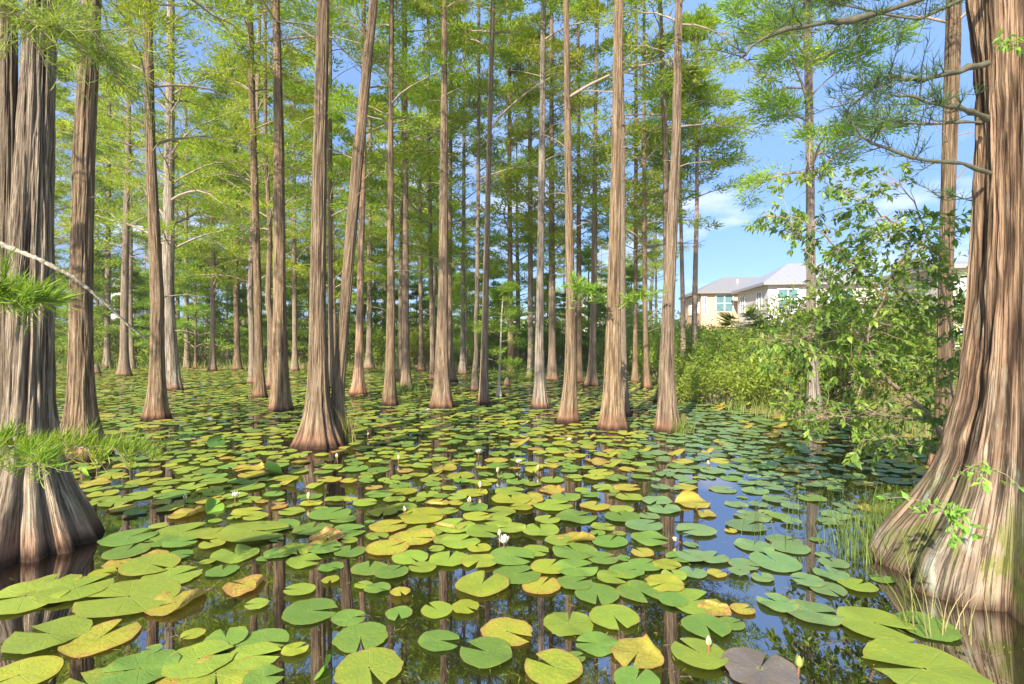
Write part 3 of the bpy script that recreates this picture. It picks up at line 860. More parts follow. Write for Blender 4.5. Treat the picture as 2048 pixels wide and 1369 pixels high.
rgF = np.random.default_rng(31)
protos = [proto_tree(300 + i, Ht, z0, rm, nb) for i, (Ht, z0, rm, nb) in enumerate([(14, 4.2, 2.6, 46), (15, 5.2, 2.5, 46), (13, 3.4, 2.7, 44), (16, 5.8, 2.6, 46), (12, 2.6, 2.6, 44), (14.5, 4.6, 2.4, 44)])]
back_spots = []
tries = 0
while len(back_spots) < 42 and tries < 6000:
    tries += 1
    y = rgF.uniform(24, 58)
    px = rgF.uniform(-160, 1330)
    x = (px - 1024) / FPX * y
    if px > 1190 and y < 30: continue
    if x > shore_x(y) - .3 and px > 1190 and y < 40: continue
    if 820 < px < 1330 and rgF.random() < .6: continue
    if any((x - a) ** 2 + (y - b) ** 2 < 2.6 for a, b in back_spots): continue
    if any((x - t[0]) ** 2 + (y - t[1]) ** 2 < 1.6 for t in TREES.values()): continue
    back_spots.append((x, y))
for i, (x, y) in enumerate(sorted(back_spots, key=lambda p: p[1])):
    px = 1024 + x / y * FPX
    zone = 'behind the two big left trunks' if px < 330 else 'behind the dark straight and dappled trunks' if px < 640 else 'behind the slanting and mottled trunks' if px < 850 else 'behind the pond centre' if px < 1080 else 'behind the bent and thick ribbed trunks'
    lab = 'slender cypress in the far wood ' + zone
    g_ = 'far cypresses ' + zone
    gz = float(ground_z(x, y))
    p = protos[i % len(protos)]
    if i < len(protos):
        p.location = (x, y, max(gz, -.2)); p.rotation_euler = (0, 0, rgF.uniform(0, 6.28)); tag(p, lab, 'tree', g_)
    else:
        copy_tree(p, (x, y, max(gz, -.2)), rgF.uniform(0, 6.28), rgF.uniform(.72, .92) if 840 < px < 1240 else rgF.uniform(.9, 1.25), lab, g_)

# young cypresses under the tall ones, clothed almost to the water
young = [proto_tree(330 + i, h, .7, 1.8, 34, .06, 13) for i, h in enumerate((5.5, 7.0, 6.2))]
ny = 0
for px in np.arange(-90, 1300, 34):
    y = rgF.uniform(27.5, 37)
    px_ = px + rgF.uniform(-12, 12)
    x = (px_ - 1024) / FPX * y
    zone = 'left trunks' if px < 420 else 'wide skirted trunk' if px < 760 else 'pond centre' if px < 1080 else 'thick ribbed trunk'
    lab, g_ = 'low bushy young cypress on the far shore behind the ' + zone, 'young far cypresses behind the ' + zone
    loc, rz, sc = (x, y, max(float(ground_z(x, y)), -.1)), rgF.uniform(0, 6.28), rgF.uniform(.6, 1.05)
    if ny < 3:
        o = young[ny]; o.location = loc; o.rotation_euler = (0, 0, rz); tag(o, lab, 'tree', g_)
    else:
        copy_tree(young[ny % 3], loc, rz, sc, lab, g_)
    ny += 1

# the far wood beyond, one mass
gW = Geo()
nW = 26000
yW = rgF.uniform(52, 95, nW); xW = rgF.uniform(-1.15, .38, nW) * yW
hW = 2.6 + 1.3 * np.sin(xW * .37 + yW * .2) + .9 * np.sin(xW * 1.3)
zW = np.abs(rgF.random(nW)) ** .8 * np.maximum(hW, 1.2) + .2
uW = rgF.normal(size=(nW, 3)) * np.array([1, 1, .35]) + np.array([0, 0, .2]); uW /= np.linalg.norm(uW, axis=1, keepdims=True)
gW.blades(np.stack([xW, yW, zW], -1), uW * rgF.uniform(.5, 1.1, nW)[:, None], .34, 1, np.clip(.45 + .2 * np.sin(xW * .9) * np.sin(yW * .7) + rgF.normal(0, .15, nW), 0, 1), rgF)
tag(obj('far_wood', gW.mesh('far_wood', [M_LIMB, M_NEEDLE])), kind='stuff')

# unseen cypresses added for their shade, which falls on the pads and trunks
shade_proto = proto_tree(391, 12, 3.2, 2.3, 24, .12, 7)
for i, (x, y, sc) in enumerate([(-8.2, 3.6, 1.), (6.2, -1.2, 1.2)]):
    if i == 0:
        shade_proto.location = (x, y, 0); tag(shade_proto, 'slender cypress added out of view to cast shade', 'tree', 'unseen shade cypresses')
        continue
    copy_tree(shade_proto, (x, y, 0), i * 1.3, sc, 'slender cypress added out of view to cast shade', 'unseen shade cypresses')


# sapling with a white stem
def sapling():
    d = 14.5
    x = (997 - 1024) / FPX * d
    root = empty('cypress_sapling', (x, d, 0), 'young cypress with a thin white stem and soft layered green sprays', 'tree')
    cz = [-.3, 1.0, 2.1, 2.9]; cx = [0, .04, .08, .14]; cr = [.032, .028, .02, .006]
    me, axis = make_trunk('trunk', cz, cx, cr, 2.9, 16, 40, .05, .2, 61, M_WHITESTEM)
    obj('trunk', me, root)
    rg = np.random.default_rng(61)
    g = crown_geo(rg, axis, .6, 2.85, .9, 30, leafL=.12, leafW=.018, per=12, up=.15, limb_r=.012)
    obj('crown', g.mesh('crown', [M_LIMB, M_NEEDLE_FRESH]), root)
    TREES['sap'] = (x, d, 'the white stemmed sapling')


M_WHITESTEM = mat_plain('white_stem', (.34, .29, .24), .8, .2, .4, 14)
sapling()


# ------------------------------------------------------------------ sprays and bare branch close to the lens at the left
def near_spray(name, pts, r, label, n_tw, tw_len, n_th, th_len, mat, upv=.8, lich=M_LIMB, seed=1, spread=1.0, w=.0038, twr=.0028):
    rg = np.random.default_rng(seed)
    P = np.array([W(*p) for p in pts])
    root = empty(name, P[0], label, 'branch')
    P = P - P[0]
    s = np.linspace(0, 1, len(P)); ss = np.linspace(0, 1, 24)
    Q = np.stack([np.interp(ss, s, P[:, i]) for i in range(3)], -1)
    g = Geo()
    g.tubes(Q[None], (r * (1 - .75 * ss) * (1 + .1 * rg.normal(size=24)))[None], 7, 0)
    g1 = Geo()
    u = rg.uniform(.05, 1, n_tw)
    o = np.stack([np.interp(u, ss, Q[:, i]) for i in range(3)], -1)
    dr = np.gradient(Q, axis=0)[(u * 23).astype(int)]; dr /= np.linalg.norm(dr, axis=1, keepdims=True)
    td = dr * .6 + rg.normal(size=(n_tw, 3)) * np.array([.5, .8, .35]) * spread
    td /= np.linalg.norm(td, axis=1, keepdims=True)
    tl = tw_len * rg.uniform(.4, 1.2, n_tw)[:, None]
    sx = np.linspace(0, 1, 5)
    TP = o[:, None] + td[:, None] * tl[:, None] * sx[None, :, None] + rg.normal(size=(n_tw, 5, 3)) * tl[:, None] * .06 * sx[None, :, None]
    g1.tubes(TP, (twr * (1 - .7 * sx))[None].repeat(n_tw, 0), 4, 0)
    # curved threads: two-piece ribbons
    q = rg.uniform(0, 1, (n_tw, n_th)); a = np.arange(n_tw)[:, None]
    k0 = np.clip(q * 4, 0, 3.99); ki = k0.astype(int); kf = (k0 - ki)[..., None]
    bp = (TP[a, ki] * (1 - kf) + TP[a, ki + 1] * kf).reshape(-1, 3)
    n = len(bp)
    tdr = np.repeat(td, n_th, 0)
    d0 = tdr * .5 + rg.normal(size=(n, 3)) * .4 + np.array([0, 0, upv]); d0 /= np.linalg.norm(d0, axis=1, keepdims=True)
    d1 = d0 + np.array([0, 0, upv * .5]) + tdr * .3 + rg.normal(size=(n, 3)) * .15; d1 /= np.linalg.norm(d1, axis=1, keepdims=True)
    L = (th_len * rg.uniform(.5, 1.2, n))[:, None]
    sd = np.cross(d0, rg.normal(size=(n, 3))); sd /= np.linalg.norm(sd, axis=1, keepdims=True)
    V = np.stack([bp - sd * w * .35, bp + sd * w * .35, bp + d0 * L * .5 + sd * w * .6, bp + d0 * L * .5 - sd * w * .6, bp + d0 * L * .5 + d1 * L * .5], 1)
    b = (np.arange(n) * 5)[:, None]
    tint = np.repeat(np.clip(np.repeat(rg.normal(.5, .15, n_tw), n_th) + rg.normal(0, .15, n), 0, 1), 5)
    g1.add(V.reshape(-1, 3), b + np.array([[3, 2, 4]]), b + np.array([[0, 1, 2, 3]]), 1, tint)
    obj('stem', g.mesh('stem', [lich]), root)
    obj('foliage', g1.mesh('foliage', [M_LIMB, mat]), root)
    return root


near_spray('cypress_branch', [(-120, 892, 2.55), (0, 893, 2.6), (90, 893, 2.65), (190, 896, 2.7), (285, 905, 2.75)], .006, 'level leafy cypress branch crossing in front of the big left trunk foot', 54, .20, 34, .085, M_NEEDLE_FRESH, seed=11, upv=.9, spread=.75)
near_spray('cypress_branch', [(60, 893, 2.62), (70, 910, 2.5), (78, 930, 2.45)], .004, 'short drooping fresh tuft hanging below the level leafy branch', 12, .11, 30, .09, M_NEEDLE_FRESH, seed=12, upv=.5)
near_spray('cypress_branch', [(-150, 560, 2.2), (-50, 580, 2.25), (20, 592, 2.3), (75, 600, 2.35)], .006, 'thick bright green cypress tuft poking in at the left edge', 46, .17, 38, .10, M_NEEDLE_FRESH, seed=13, upv=.25)
near_spray('cypress_branch', [(-120, -40, 2.9), (20, 20, 2.9), (70, 50, 2.85), (116, 58, 2.8)], .016, 'dark broken cypress limb with hanging green sprays above the big left trunk', 80, .34, 26, .085, M_NEEDLE_FRESH, seed=14, upv=.1, lich=M_LIMB_DARK)
near_spray('cypress_branch', [(-60, -120, 3.2), (60, -50, 3.2), (150, 20, 3.15), (200, 90, 3.1), (225, 150, 3.1)], .010, 'drooping feathery cypress branch hanging before the second trunk', 90, .36, 26, .085, M_NEEDLE_FRESH, seed=15, upv=.0)


near_spray('cypress_branch', [(1216, 606, 8.9), (1196, 590, 8.75), (1172, 578, 8.6), (1150, 572, 8.5)], .012, 'bright feathery cypress spray sprouting left of the thick ribbed trunk', 30, .34, 30, .12, M_NEEDLE_FRESH, seed=16, upv=.15, w=.011, twr=.005, spread=1.1)
near_spray('cypress_branch', [(1238, 618, 8.9), (1256, 604, 8.8), (1278, 598, 8.7), (1296, 590, 8.6)], .010, 'bright feathery cypress spray sprouting right of the thick ribbed trunk', 22, .28, 28, .12, M_NEEDLE_FRESH, seed=17, upv=.15, w=.011, twr=.005, spread=1.1)


def bare_branch():
    P = np.array([W(*p) for p in [(-90, 458, 2.5), (0, 488, 2.55), (80, 520, 2.6), (150, 556, 2.68), (215, 610, 2.8), (262, 655, 2.9), (293, 680, 2.98)]])
    root = P[0].copy(); P = P - root
    s = np.linspace(0, 1, 7); ss = np.linspace(0, 1, 120)
    Q = np.stack([np.interp(ss, s, P[:, i]) for i in range(3)], -1)
    rg = np.random.default_rng(3)
    g = Geo()
    rad = .0125 * (1 - .72 * ss) * (1 + .16 * rg.normal(size=120))
    g.tubes(Q[None], rad[None], 12, 0)
    me = g.mesh('bare_branch', [M_LICHEN])
    V = np.array([v.co[:] for v in me.vertices]) + rg.normal(size=(len(me.vertices), 3)) * .0014
    me.vertices.foreach_set('co', V.astype(np.float32).ravel())
    o = obj('bare_branch', me, loc=root)
    tag(o, 'bare lichen crusted branch slanting down across the left trunks', 'branch')


bare_branch()


# ------------------------------------------------------------------ broad-leaved shrub in front of the right bank
def leafy_cluster(g, rg, tip, tdir, n, L, tint, spread=.9, m=1):
    """whorl of pointed leaves at a twig tip"""
    a = rg.uniform(0, TAU, n)
    tdir = tdir / np.linalg.norm(tdir)
    e1 = np.cross(tdir, [.3, .2, 1]); e1 /= np.linalg.norm(e1); e2 = np.cross(tdir, e1)
    u = tdir[None] * rg.uniform(.35, 1.1, n)[:, None] + (e1[None] * np.cos(a)[:, None] + e2[None] * np.sin(a)[:, None]) * spread * rg.uniform(.5, 1, n)[:, None]
    u[:, 2] -= .12
    u /= np.linalg.norm(u, axis=1, keepdims=True)
    ll = L * rg.uniform(.55, 1.15, n)
    nr = np.array([0, 0, 1.]) + rg.normal(size=(n, 3)) * .45
    p = tip[None] - tdir[None] * rg.uniform(0, .09, n)[:, None]
    g.ovals(p, u * ll[:, None], nr, ll * rg.uniform(.36, .48, n), m, np.clip(tint + rg.normal(0, .16, n), 0, 1))


def shrub():
    rg = np.random.default_rng(44)
    D0 = 4.6
    base = np.array([*water(1925, 960)[:1], 5.0, 0.0])
    base = W(1925, 985, 5.0)
    root = empty('shrub', base, 'broad leaved shrub with crooked pale stems spreading before the right bank', 'shrub')
    stems = [
        ([(1925, 985, 5.0), (1905, 905, 4.9), (1868, 840, 4.8), (1800, 780, 4.7), (1752, 735, 4.6), (1728, 690, 4.55), (1745, 640, 4.5), (1768, 590, 4.5), (1790, 545, 4.4)], .024),
        ([(1728, 690, 4.55), (1700, 640, 4.6), (1668, 590, 4.7), (1640, 540, 4.7), (1600, 480, 4.8)], .012),
        ([(1925, 985, 5.0), (1922, 860, 5.2), (1900, 760, 5.3), (1910, 680, 5.3), (1890, 600, 5.2), (1860, 500, 5.1), (1840, 430, 5.0), (1800, 370, 4.9)], .016),
        ([(1910, 680, 5.3), (1870, 672, 5.2), (1830, 655, 5.1), (1790, 652, 5.0), (1720, 660, 4.9), (1620, 672, 4.9)], .012),
        ([(1768, 590, 4.5), (1720, 545, 4.4), (1660, 480, 4.3), (1600, 440, 4.2), (1530, 430, 4.2)], .009),
        ([(1925, 985, 5.0), (1940, 800, 4.6), (1935, 700, 4.5), (1950, 640, 4.4)], .013),
        ([(1752, 735, 4.6), (1680, 720, 4.5), (1600, 690, 4.4), (1520, 670, 4.3)], .008),
        ([(1868, 840, 4.8), (1780, 835, 4.5), (1700, 830, 4.3), (1600, 840, 4.2)], .008),
        ([(1905, 905, 4.9), (1850, 890, 4.6), (1800, 870, 4.4), (1730, 880, 4.3)], .007),
        ([(1860, 500, 5.1), (1780, 440, 4.8), (1720, 400, 4.6), (1640, 360, 4.6)], .009),
    ]
    g = Geo()
    pts = []
    for pl, r in stems:
        P = np.array([W(*p) for p in pl]) - base
        s = np.linspace(0, 1, len(P)); ss = np.linspace(0, 1, 22)
        Q = np.stack([np.interp(ss, s, P[:, i]) for i in range(3)], -1)
        kern = np.array([.25, .5, .25])
        for i in range(3): Q[1:-1, i] = np.convolve(Q[:, i], kern, 'valid')
        Q[1:-1] += rg.normal(size=(20, 3)) * .008
        g.tubes(Q[None], (r * (1 - .72 * ss))[None], 8, 0)
        pts += [(q, r * (1 - .72 * t)) for q, t in zip(Q[3:], ss[3:])]
    SP = np.array([p[0] for p in pts])
    leaves = Geo()
    # twig tips sampled through the volume the crown fills (photo envelope x depth)
    env = [(1470, 330, 1960, 470, 62), (1500, 430, 1960, 560, 100), (1540, 520, 1960, 640, 115), (1490, 600, 1940, 740, 140), (1540, 700, 1940, 840, 110), (1560, 800, 1760, 880, 30), (1690, 830, 1900, 930, 38)]
    for x0, y0, x1, y1, n in env:
        for _ in range(n):
            px, py = rg.uniform(x0, x1), rg.uniform(y0, y1)
            if px < 1500 + (max(0, 430 - py)) * .9 and py < 420: continue
            if py < 420 and px > 1760: px -= 120
            if 1430 < px < 1610 and 515 < py < 660 and rg.random() < .8: continue
            d = rg.uniform(4.1, 5.5)
            tip = W(px, py, d) - base
            k = np.argmin(((SP - tip) ** 2).sum(1) + rg.random(len(SP)) * .02)
            st = SP[k]
            v = tip - st
            if np.linalg.norm(v) > 1.0: tip = st + v / np.linalg.norm(v) * rg.uniform(.6, 1.0); v = tip - st
            sx = np.linspace(0, 1, 6)
            TP = st[None] + v[None] * sx[:, None] + np.array([0, 0, .12])[None] * (np.sin(sx * PI) * np.linalg.norm(v))[:, None] + rg.normal(size=(6, 3)) * .015
            g.tubes(TP[None], (.003 * (1 - .6 * sx))[None], 4, 0)
            td = TP[-1] - TP[-2]
            tn = np.clip(rg.normal(.55, .2), .05, 1)
            leafy_cluster(leaves, rg, TP[-1], td, rg.integers(7, 12), .080, tn)
            for q in (2, 3, 4):
                if rg.random() < .75: leafy_cluster(leaves, rg, TP[q], TP[q] - TP[q - 1], rg.integers(2, 5), .074, tn - .06, 1.1)
    obj('stems', g.mesh('stems', [M_STEM]), root)
    obj('foliage', leaves.mesh('foliage', [M_STEM, M_BROAD]), root)


M_STEM = mat_plain('shrub_stem', (.24, .18, .125), .8, .2, .35, 18)
shrub()


# sprouts growing on the foot of the huge right tree
def sprout(px, py, d, label, n, sz, seed):
    rg = np.random.default_rng(seed)
    base = W(px, py, d)
    root = empty('sprout', base, label, 'plant')
    g, lv = Geo(), Geo()
    for i in range(n):
        v = np.array([rg.normal() * .8 - .3, -abs(rg.normal()) * .4 - .1, rg.uniform(-.5, .8)]) * sz
        sx = np.linspace(0, 1, 6)
        TP = v[None] * sx[:, None] + np.array([0, 0, .3 * sz])[None] * np.sin(sx * PI)[:, None]
        g.tubes(TP[None], (.0022 * (1 - .5 * sx))[None], 4, 0)
        leafy_cluster(lv, rg, TP[-1], v, rg.integers(4, 7), .062, .62, 1.)
        for q in (2, 3, 4): leafy_cluster(lv, rg, TP[q], v, 2, .052, .6, 1.2)
    obj('stem', g.mesh('stem', [M_STEM]), root)
    obj('foliage', lv.mesh('foliage', [M_STEM, M_BROAD_FRESH]), root)


M_BROAD_FRESH = mat_leaf('fresh_broad_leaves', [(.08, .16, .02), (.14, .27, .035), (.2, .35, .05), (.28, .40, .07)], .35, .4, .4)
sprout(1910, 1045, 2.42, 'bright leafy sprout at the foot of the huge right trunk', 9, .16, 71)
sprout(1965, 945, 2.55, 'small leafy sprig higher up on the huge right trunk', 4, .12, 72)
sprout(2030, 95, 2.75, 'little leafy twig high on the huge right trunk', 4, .10, 73)

# ------------------------------------------------------------------ bank shrubs and undergrowth
def bush_mesh(name, seed, rx, ry, rz, n, leaf=.07, mat=None):
    rg = np.random.default_rng(seed)
    g = Geo()
    nl = 26
    # lumps
    a = rg.uniform(0, TAU, nl); e = rg.uniform(.0, 1., nl)
    lc = np.stack([np.cos(a) * np.sqrt(1 - e * e * .8) * rx * .7, np.sin(a) * np.sqrt(1 - e * e * .8) * ry * .7, rz * (.2 + e * .68)], -1) * rg.uniform(.6, 1.15, (nl, 1))
    o = np.stack([rg.normal(size=nl) * rx * .12, rg.normal(size=nl) * ry * .12, np.zeros(nl)], -1)
    sx = np.linspace(0, 1, 5)
    P = o[:, None] * (1 - sx)[None, :, None] + lc[:, None] * sx[None, :, None] + np.array([0, 0, .15]) * np.sin(sx * PI)[None, :, None]
    g.tubes(P, np.broadcast_to(.014 * (1 - .7 * sx), (nl, 5)), 4, 0)
    k = rg.integers(0, nl, n)
    lr = rg.uniform(.25, .5, nl) * min(rx, rz)
    off = rg.normal(size=(n, 3)); off /= np.linalg.norm(off, axis=1, keepdims=True)
    off *= (rg.random(n) ** .45)[:, None]
    p = lc[k] + off * lr[k][:, None] * np.array([1, 1, .72])
    p[:, 2] = np.abs(p[:, 2])
    u = off * .6 + rg.normal(size=(n, 3)) * .6 + np.array([0, 0, .25]); u /= np.linalg.norm(u, axis=1, keepdims=True)
    L = leaf * rg.uniform(.6, 1.3, n)
    tint = np.clip(rg.normal(.5, .15, nl)[k] + rg.normal(0, .12, n), 0, 1)
    g.ovals(p, u * L[:, None], np.array([0, 0, 1.]) + rg.normal(size=(n, 3)) * .6, L * .42, 1, tint)
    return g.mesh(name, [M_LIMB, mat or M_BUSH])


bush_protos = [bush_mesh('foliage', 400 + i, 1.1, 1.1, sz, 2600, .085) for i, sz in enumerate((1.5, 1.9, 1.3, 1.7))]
rgB = np.random.default_rng(9)
bank_spots = []
for y in np.arange(11.2, 31, 1.35):
    sx_ = float(shore_x(y))
    for k in range(4):
        bank_spots.append((sx_ + .3 + k * 1.4 + rgB.uniform(-.4, .4), y + rgB.uniform(-.5, .5), rgB.uniform(1.1, 1.5) if k else rgB.uniform(.85, 1.2)))
bush_words = ['nearest the leafy shrub', 'below the white house', 'below the yellow house', 'beside the bank pines', 'along the far bank']
for i, (x, y, s) in enumerate(bank_spots):
    if x > 9 and y < 13: continue
    o = obj('bush', bush_protos[i % 4], loc=(x, y, float(ground_z(x, y)) - .1))
    px = 1024 + x / y * FPX
    o.rotation_euler = (0, 0, rgB.uniform(0, 6.28)); o.scale = (s * 1.1, s * 1.1, s * (.72 if 1345 < px < 1560 else 1.2 if px <= 1345 else .95))
    z_ = bush_words[0] if px > 1560 else bush_words[1] if px > 1470 else bush_words[2] if px > 1395 else bush_words[3] if px > 1330 else bush_words[4]
    tag(o, 'rounded light green bush on the right bank ' + z_, 'bush', 'bank bushes ' + z_)

# far-shore thicket bushes
n_far = 0
for px in np.arange(-120, 1260, 34):
    y = 29.2 + rgB.uniform(0, 4.5)
    x = (px + rgB.uniform(-14, 14) - 1024) / FPX * y
    s = rgB.uniform(.7, 1.7)
    o = obj('bush', bush_protos[n_far % 4], loc=(x, y, float(ground_z(x, y)) - .08))
    o.rotation_euler = (0, 0, rgB.uniform(0, 6.28)); o.scale = (s * 1.1, s * 1.1, s)
    z_ = 'behind the left trunks' if px < 420 else 'behind the skirted trunk' if px < 760 else 'behind the pond centre' if px < 1080 else 'behind the thick ribbed trunk'
    tag(o, 'low green bush along the far shore ' + z_, 'bush', 'far shore bushes ' + z_)
    n_far += 1


def grass_patch(name, spots, n, hgt, label, w=.006, seed=0, mat=None, spread=.2, bend=.5, tint=.5, tilt=(0, 0), kind=None, z=None):
    """tufts of bent blades; spots: list of (x, y)"""
    rg = np.random.default_rng(seed)
    S = np.array(spots)
    base = S.mean(0)
    k = rg.integers(0, len(S), n)
    p = np.zeros((n, 3)); p[:, :2] = S[k] - base + rg.normal(size=(n, 2)) * spread
    gz = ground_z(p[:, 0] + base[0], p[:, 1] + base[1]) if z is None else np.full(n, z)
    p[:, 2] = np.maximum(gz, -.05)
    a = rg.uniform(0, TAU, n)
    lean = np.stack([np.cos(a) + tilt[0], np.sin(a) + tilt[1], np.zeros(n)], -1)
    L = hgt * rg.uniform(.45, 1.2, n)
    s = np.linspace(0, 1, 5)
    b = bend * rg.uniform(.1, 1, n)
    C_ = p[:, None] + L[:, None, None] * (np.array([0, 0, 1.]) * (s - .25 * b[:, None] * s ** 2)[..., None] + lean[:, None] * (b[:, None] * (.25 * s + .5 * s ** 2))[..., None])
    sd = np.stack([-np.sin(a + .8), np.cos(a + .8), np.zeros(n)], -1)
    wd = w * (1 - .9 * s)
    A_, B_ = C_ - sd[:, None] * wd[None, :, None], C_ + sd[:, None] * wd[None, :, None]
    V = np.stack([A_, B_], 2).reshape(n, 10, 3)
    q = np.array([[i * 2, i * 2 + 1, i * 2 + 3, i * 2 + 2] for i in range(4)])
    Q = (q[None] + (np.arange(n) * 10)[:, None, None]).reshape(-1, 4)
    tn = np.repeat(np.clip(rg.normal(tint, .2, n), 0, 1), 10)
    me = np_mesh(name, V.reshape(-1, 3), None, Q, [mat or M_GRASS], attr={'tint': tn})
    o = obj(name, me, loc=(base[0], base[1], 0))
    return tag(o, label, None if kind else 'grass', kind=kind)


# grass along the far and right shores (uncountable)
spots = []
for px in np.arange(-150, 1300, 5):
    y = 28.3 + rgB.uniform(-.8, 4); spots.append(((px - 1024) / FPX * y, y))
grass_patch('shore_grass', spots, 7000, .5, None, .018, 1, spread=.5, kind='stuff', tint=.45)
spots = [(float(shore_x(y)) + rgB.uniform(-.4, .7), y) for y in np.arange(8.5, 29, .05)]
grass_patch('bank_grass', spots, 3000, .30, None, .009, 2, spread=.25, kind='stuff', tint=.45)
spots = [(float(shore_x(y)) + rgB.uniform(.3, 5), y) for y in np.arange(7, 14, .02)]
grass_patch('bank_weeds', spots, 3500, .40, None, .010, 3, spread=.4, kind='stuff', tint=.6)

# single clumps
def gspot(px, py): return water(px, py)


grass_patch('grass_tuft', [gspot(698, 885)], 46, .55, 'tuft of tall pale grass on the right of the wide skirted foot', .006, 4, spread=.05, bend=.45, tint=.65, z=0)
grass_patch('grass_tuft', [gspot(812, 783)], 260, .28, 'bright green grass mound round the foot of a pale far cypress', .010, 5, spread=.22, bend=.9, tint=.35, z=0)
grass_patch('grass_tuft', [gspot(680, 800)], 140, .24, 'small bright grass tuft behind the wide skirted foot', .008, 6, spread=.12, bend=.9, tint=.4, z=.28, )
grass_patch('sedge_clump', [gspot(1366, 868)], 120, .30, 'low weedy grass clinging to the foot of the tall cypress before the bank', .005, 7, spread=.09, bend=.8, tint=.4, z=.02)
grass_patch('sedge_clump', [gspot(1735, 1090), gspot(1770, 1060), gspot(1790, 1040), gspot(1720, 1110)], 340, .30, 'dense dark green sedge against the mossy left root of the huge right tree', .0035, 8, spread=.10, bend=.6, tint=.2, z=0, tilt=(-.35, 0))
grass_patch('reed_stand', [gspot(1530, 1080), gspot(1575, 1085), gspot(1620, 1090), gspot(1600, 1050), gspot(1660, 1040), gspot(1690, 1075)], 70, .55, 'sparse thin dark reeds standing in the open water left of the huge right tree', .0022, 9, spread=.13, bend=.45, tint=.1, z=0)
grass_patch('grass_tuft', [gspot(1820, 1255), gspot(1835, 1262)], 12, .55, 'long pale grass blades arching up before the huge right root', .004, 10, spread=.04, bend=.75, tint=.75, z=0, tilt=(-.7, 0))
grass_patch('grass_tuft', [gspot(1905, 1262), gspot(1940, 1268), gspot(1870, 1250)], 22, .30, 'dry drooping straw blades at the waterline of the huge right trunk', .003, 11, spread=.07, bend=1.1, tint=.95, z=0)


# cypress knees standing in the water
def knee(px, py, h, r, label, seed):
    x, y = water(px, py)
    me, _ = make_trunk('cypress_knee', [-.2, h * .5, h * .85, h], [0, .01, .015, .02], [r, r * .7, r * .5, r * .12], h, 20, 18, r * .5, h * .4, seed, M_BARK)
    tag(obj('cypress_knee', me, loc=(x, y, 0)), label, 'cypress knee')


knee(192, 748, .42, .16, 'short dark cypress knee standing left of the slim pale-footed cypress', 901)
knee(1013, 774, .32, .10, 'small cypress knee right of the white stemmed sapling', 902)
knee(1047, 762, .55, .12, 'pointed cypress knee left of the straight grey cypress', 903)
knee(700, 862, .16, .06, 'tiny cypress knee just behind the tall pale grass tuft', 904)
knee(1365, 852, .22, .07, 'stubby cypress knee at the right of the tall cypress before the bank', 905)


# dwarf palm by the houses
def palm():
    d = 17.
    c = W(1482, 640, d)
    root = empty('palm', (c[0], d, float(ground_z(c[0], d))), 'small fan palm with spiky fronds in front of the white house', 'palm')
    rg = np.random.default_rng(2)
    zt = c[2] - root.location[2]
    g = Geo()
    g.tubes(np.array([[[0, 0, -.1], [0, 0, zt * .5], [0.03, 0, zt - .3]]]), np.array([[.09, .08, .08]]), 8, 0)
    obj('trunk', g.mesh('trunk', [M_LIMB]), root)
    g = Geo()
    for f in range(13):
        a, e = rg.uniform(0, TAU), rg.uniform(.1, 1.3)
        dr = np.array([math.cos(a) * math.cos(e), math.sin(a) * math.cos(e), math.sin(e)])
        o = np.array([0.03, 0, zt - .3]); h = o + dr * .45
        g.tubes(np.array([[o, (o + h) / 2 + [0, 0, .03], h]]), np.array([[.012, .01, .008]]), 4, 0)
        n = 22
        s1 = np.cross(dr, [0, 0, 1.]); s1 /= np.linalg.norm(s1); s2 = np.cross(s1, dr)
        fa = np.linspace(-1.5, 1.5, n)
        u = dr[None] * np.cos(fa)[:, None] + s1[None] * np.sin(fa)[:, None] - s2[None] * .1
        g.blades(np.repeat(h[None], n, 0), u * rg.uniform(.45, .62, n)[:, None], .045, 1, .55, rg)
    obj('fronds', g.mesh('fronds', [M_LIMB, M_GRASS]), root)


palm()

# ------------------------------------------------------------------ houses
def box(g, x0, x1, y0, y1, z0, z1, m=0):
    V = np.array([(x, y, z) for z in (z0, z1) for y in (y0, y1) for x in (x0, x1)], float)
    Q = [(0, 2, 3, 1), (4, 5, 7, 6), (0, 1, 5, 4), (2, 6, 7, 3), (0, 4, 6, 2), (1, 3, 7, 5)]
    g.add(V, None, Q, m)


def mat_siding(name, col):
    k = NT(name)
    co = k.n('ShaderNodeTexCoord').outputs['Object']
    sp = k.n('ShaderNodeSeparateXYZ'); k.l(co, sp.inputs[0])
    w = k.math('FRACT', k.math('MULTIPLY', sp.outputs[2], 6.))
    n = k.noise(co, 3, 4)
    c = k.mix(n, tuple(x * .94 for x in col), col)
    return k.bsdf(c, .6, .3, w, .5, .02)


def mat_seam_roof(name, col):
    k = NT(name)
    co = k.n('ShaderNodeTexCoord').outputs['Object']
    sp = k.n('ShaderNodeSeparateXYZ'); k.l(co, sp.inputs[0])
    w = k.mapr(k.math('ABSOLUTE', k.math('SUBTRACT', k.math('FRACT', k.math('MULTIPLY', sp.outputs[0], 2.2)), .5)), .06, .0)
    n = k.noise(co, 2, 4)
    c = k.mix(n, tuple(x * .9 for x in col), col)
    return k.bsdf(k.mix(k.math('MULTIPLY', w, .4), c, tuple(x * .6 for x in col)), .4, .5, w, .5, .03)


M_CREAM = mat_siding('cream_siding', (.58, .42, .26))
M_WHITE = mat_siding('white_siding', (.60, .58, .56))
M_TRIM = mat_plain('white_trim', (.82, .80, .76), .5, .3, .05)
M_ROOF_GREY = mat_seam_roof('grey_roof', (.215, .205, .195))
M_ROOF_WHITE = mat_seam_roof('metal_roof', (.27, .265, .26))
M_GLASS = mat_plain('window_glass', (.10, .20, .21), .08, .6, .3, 3)


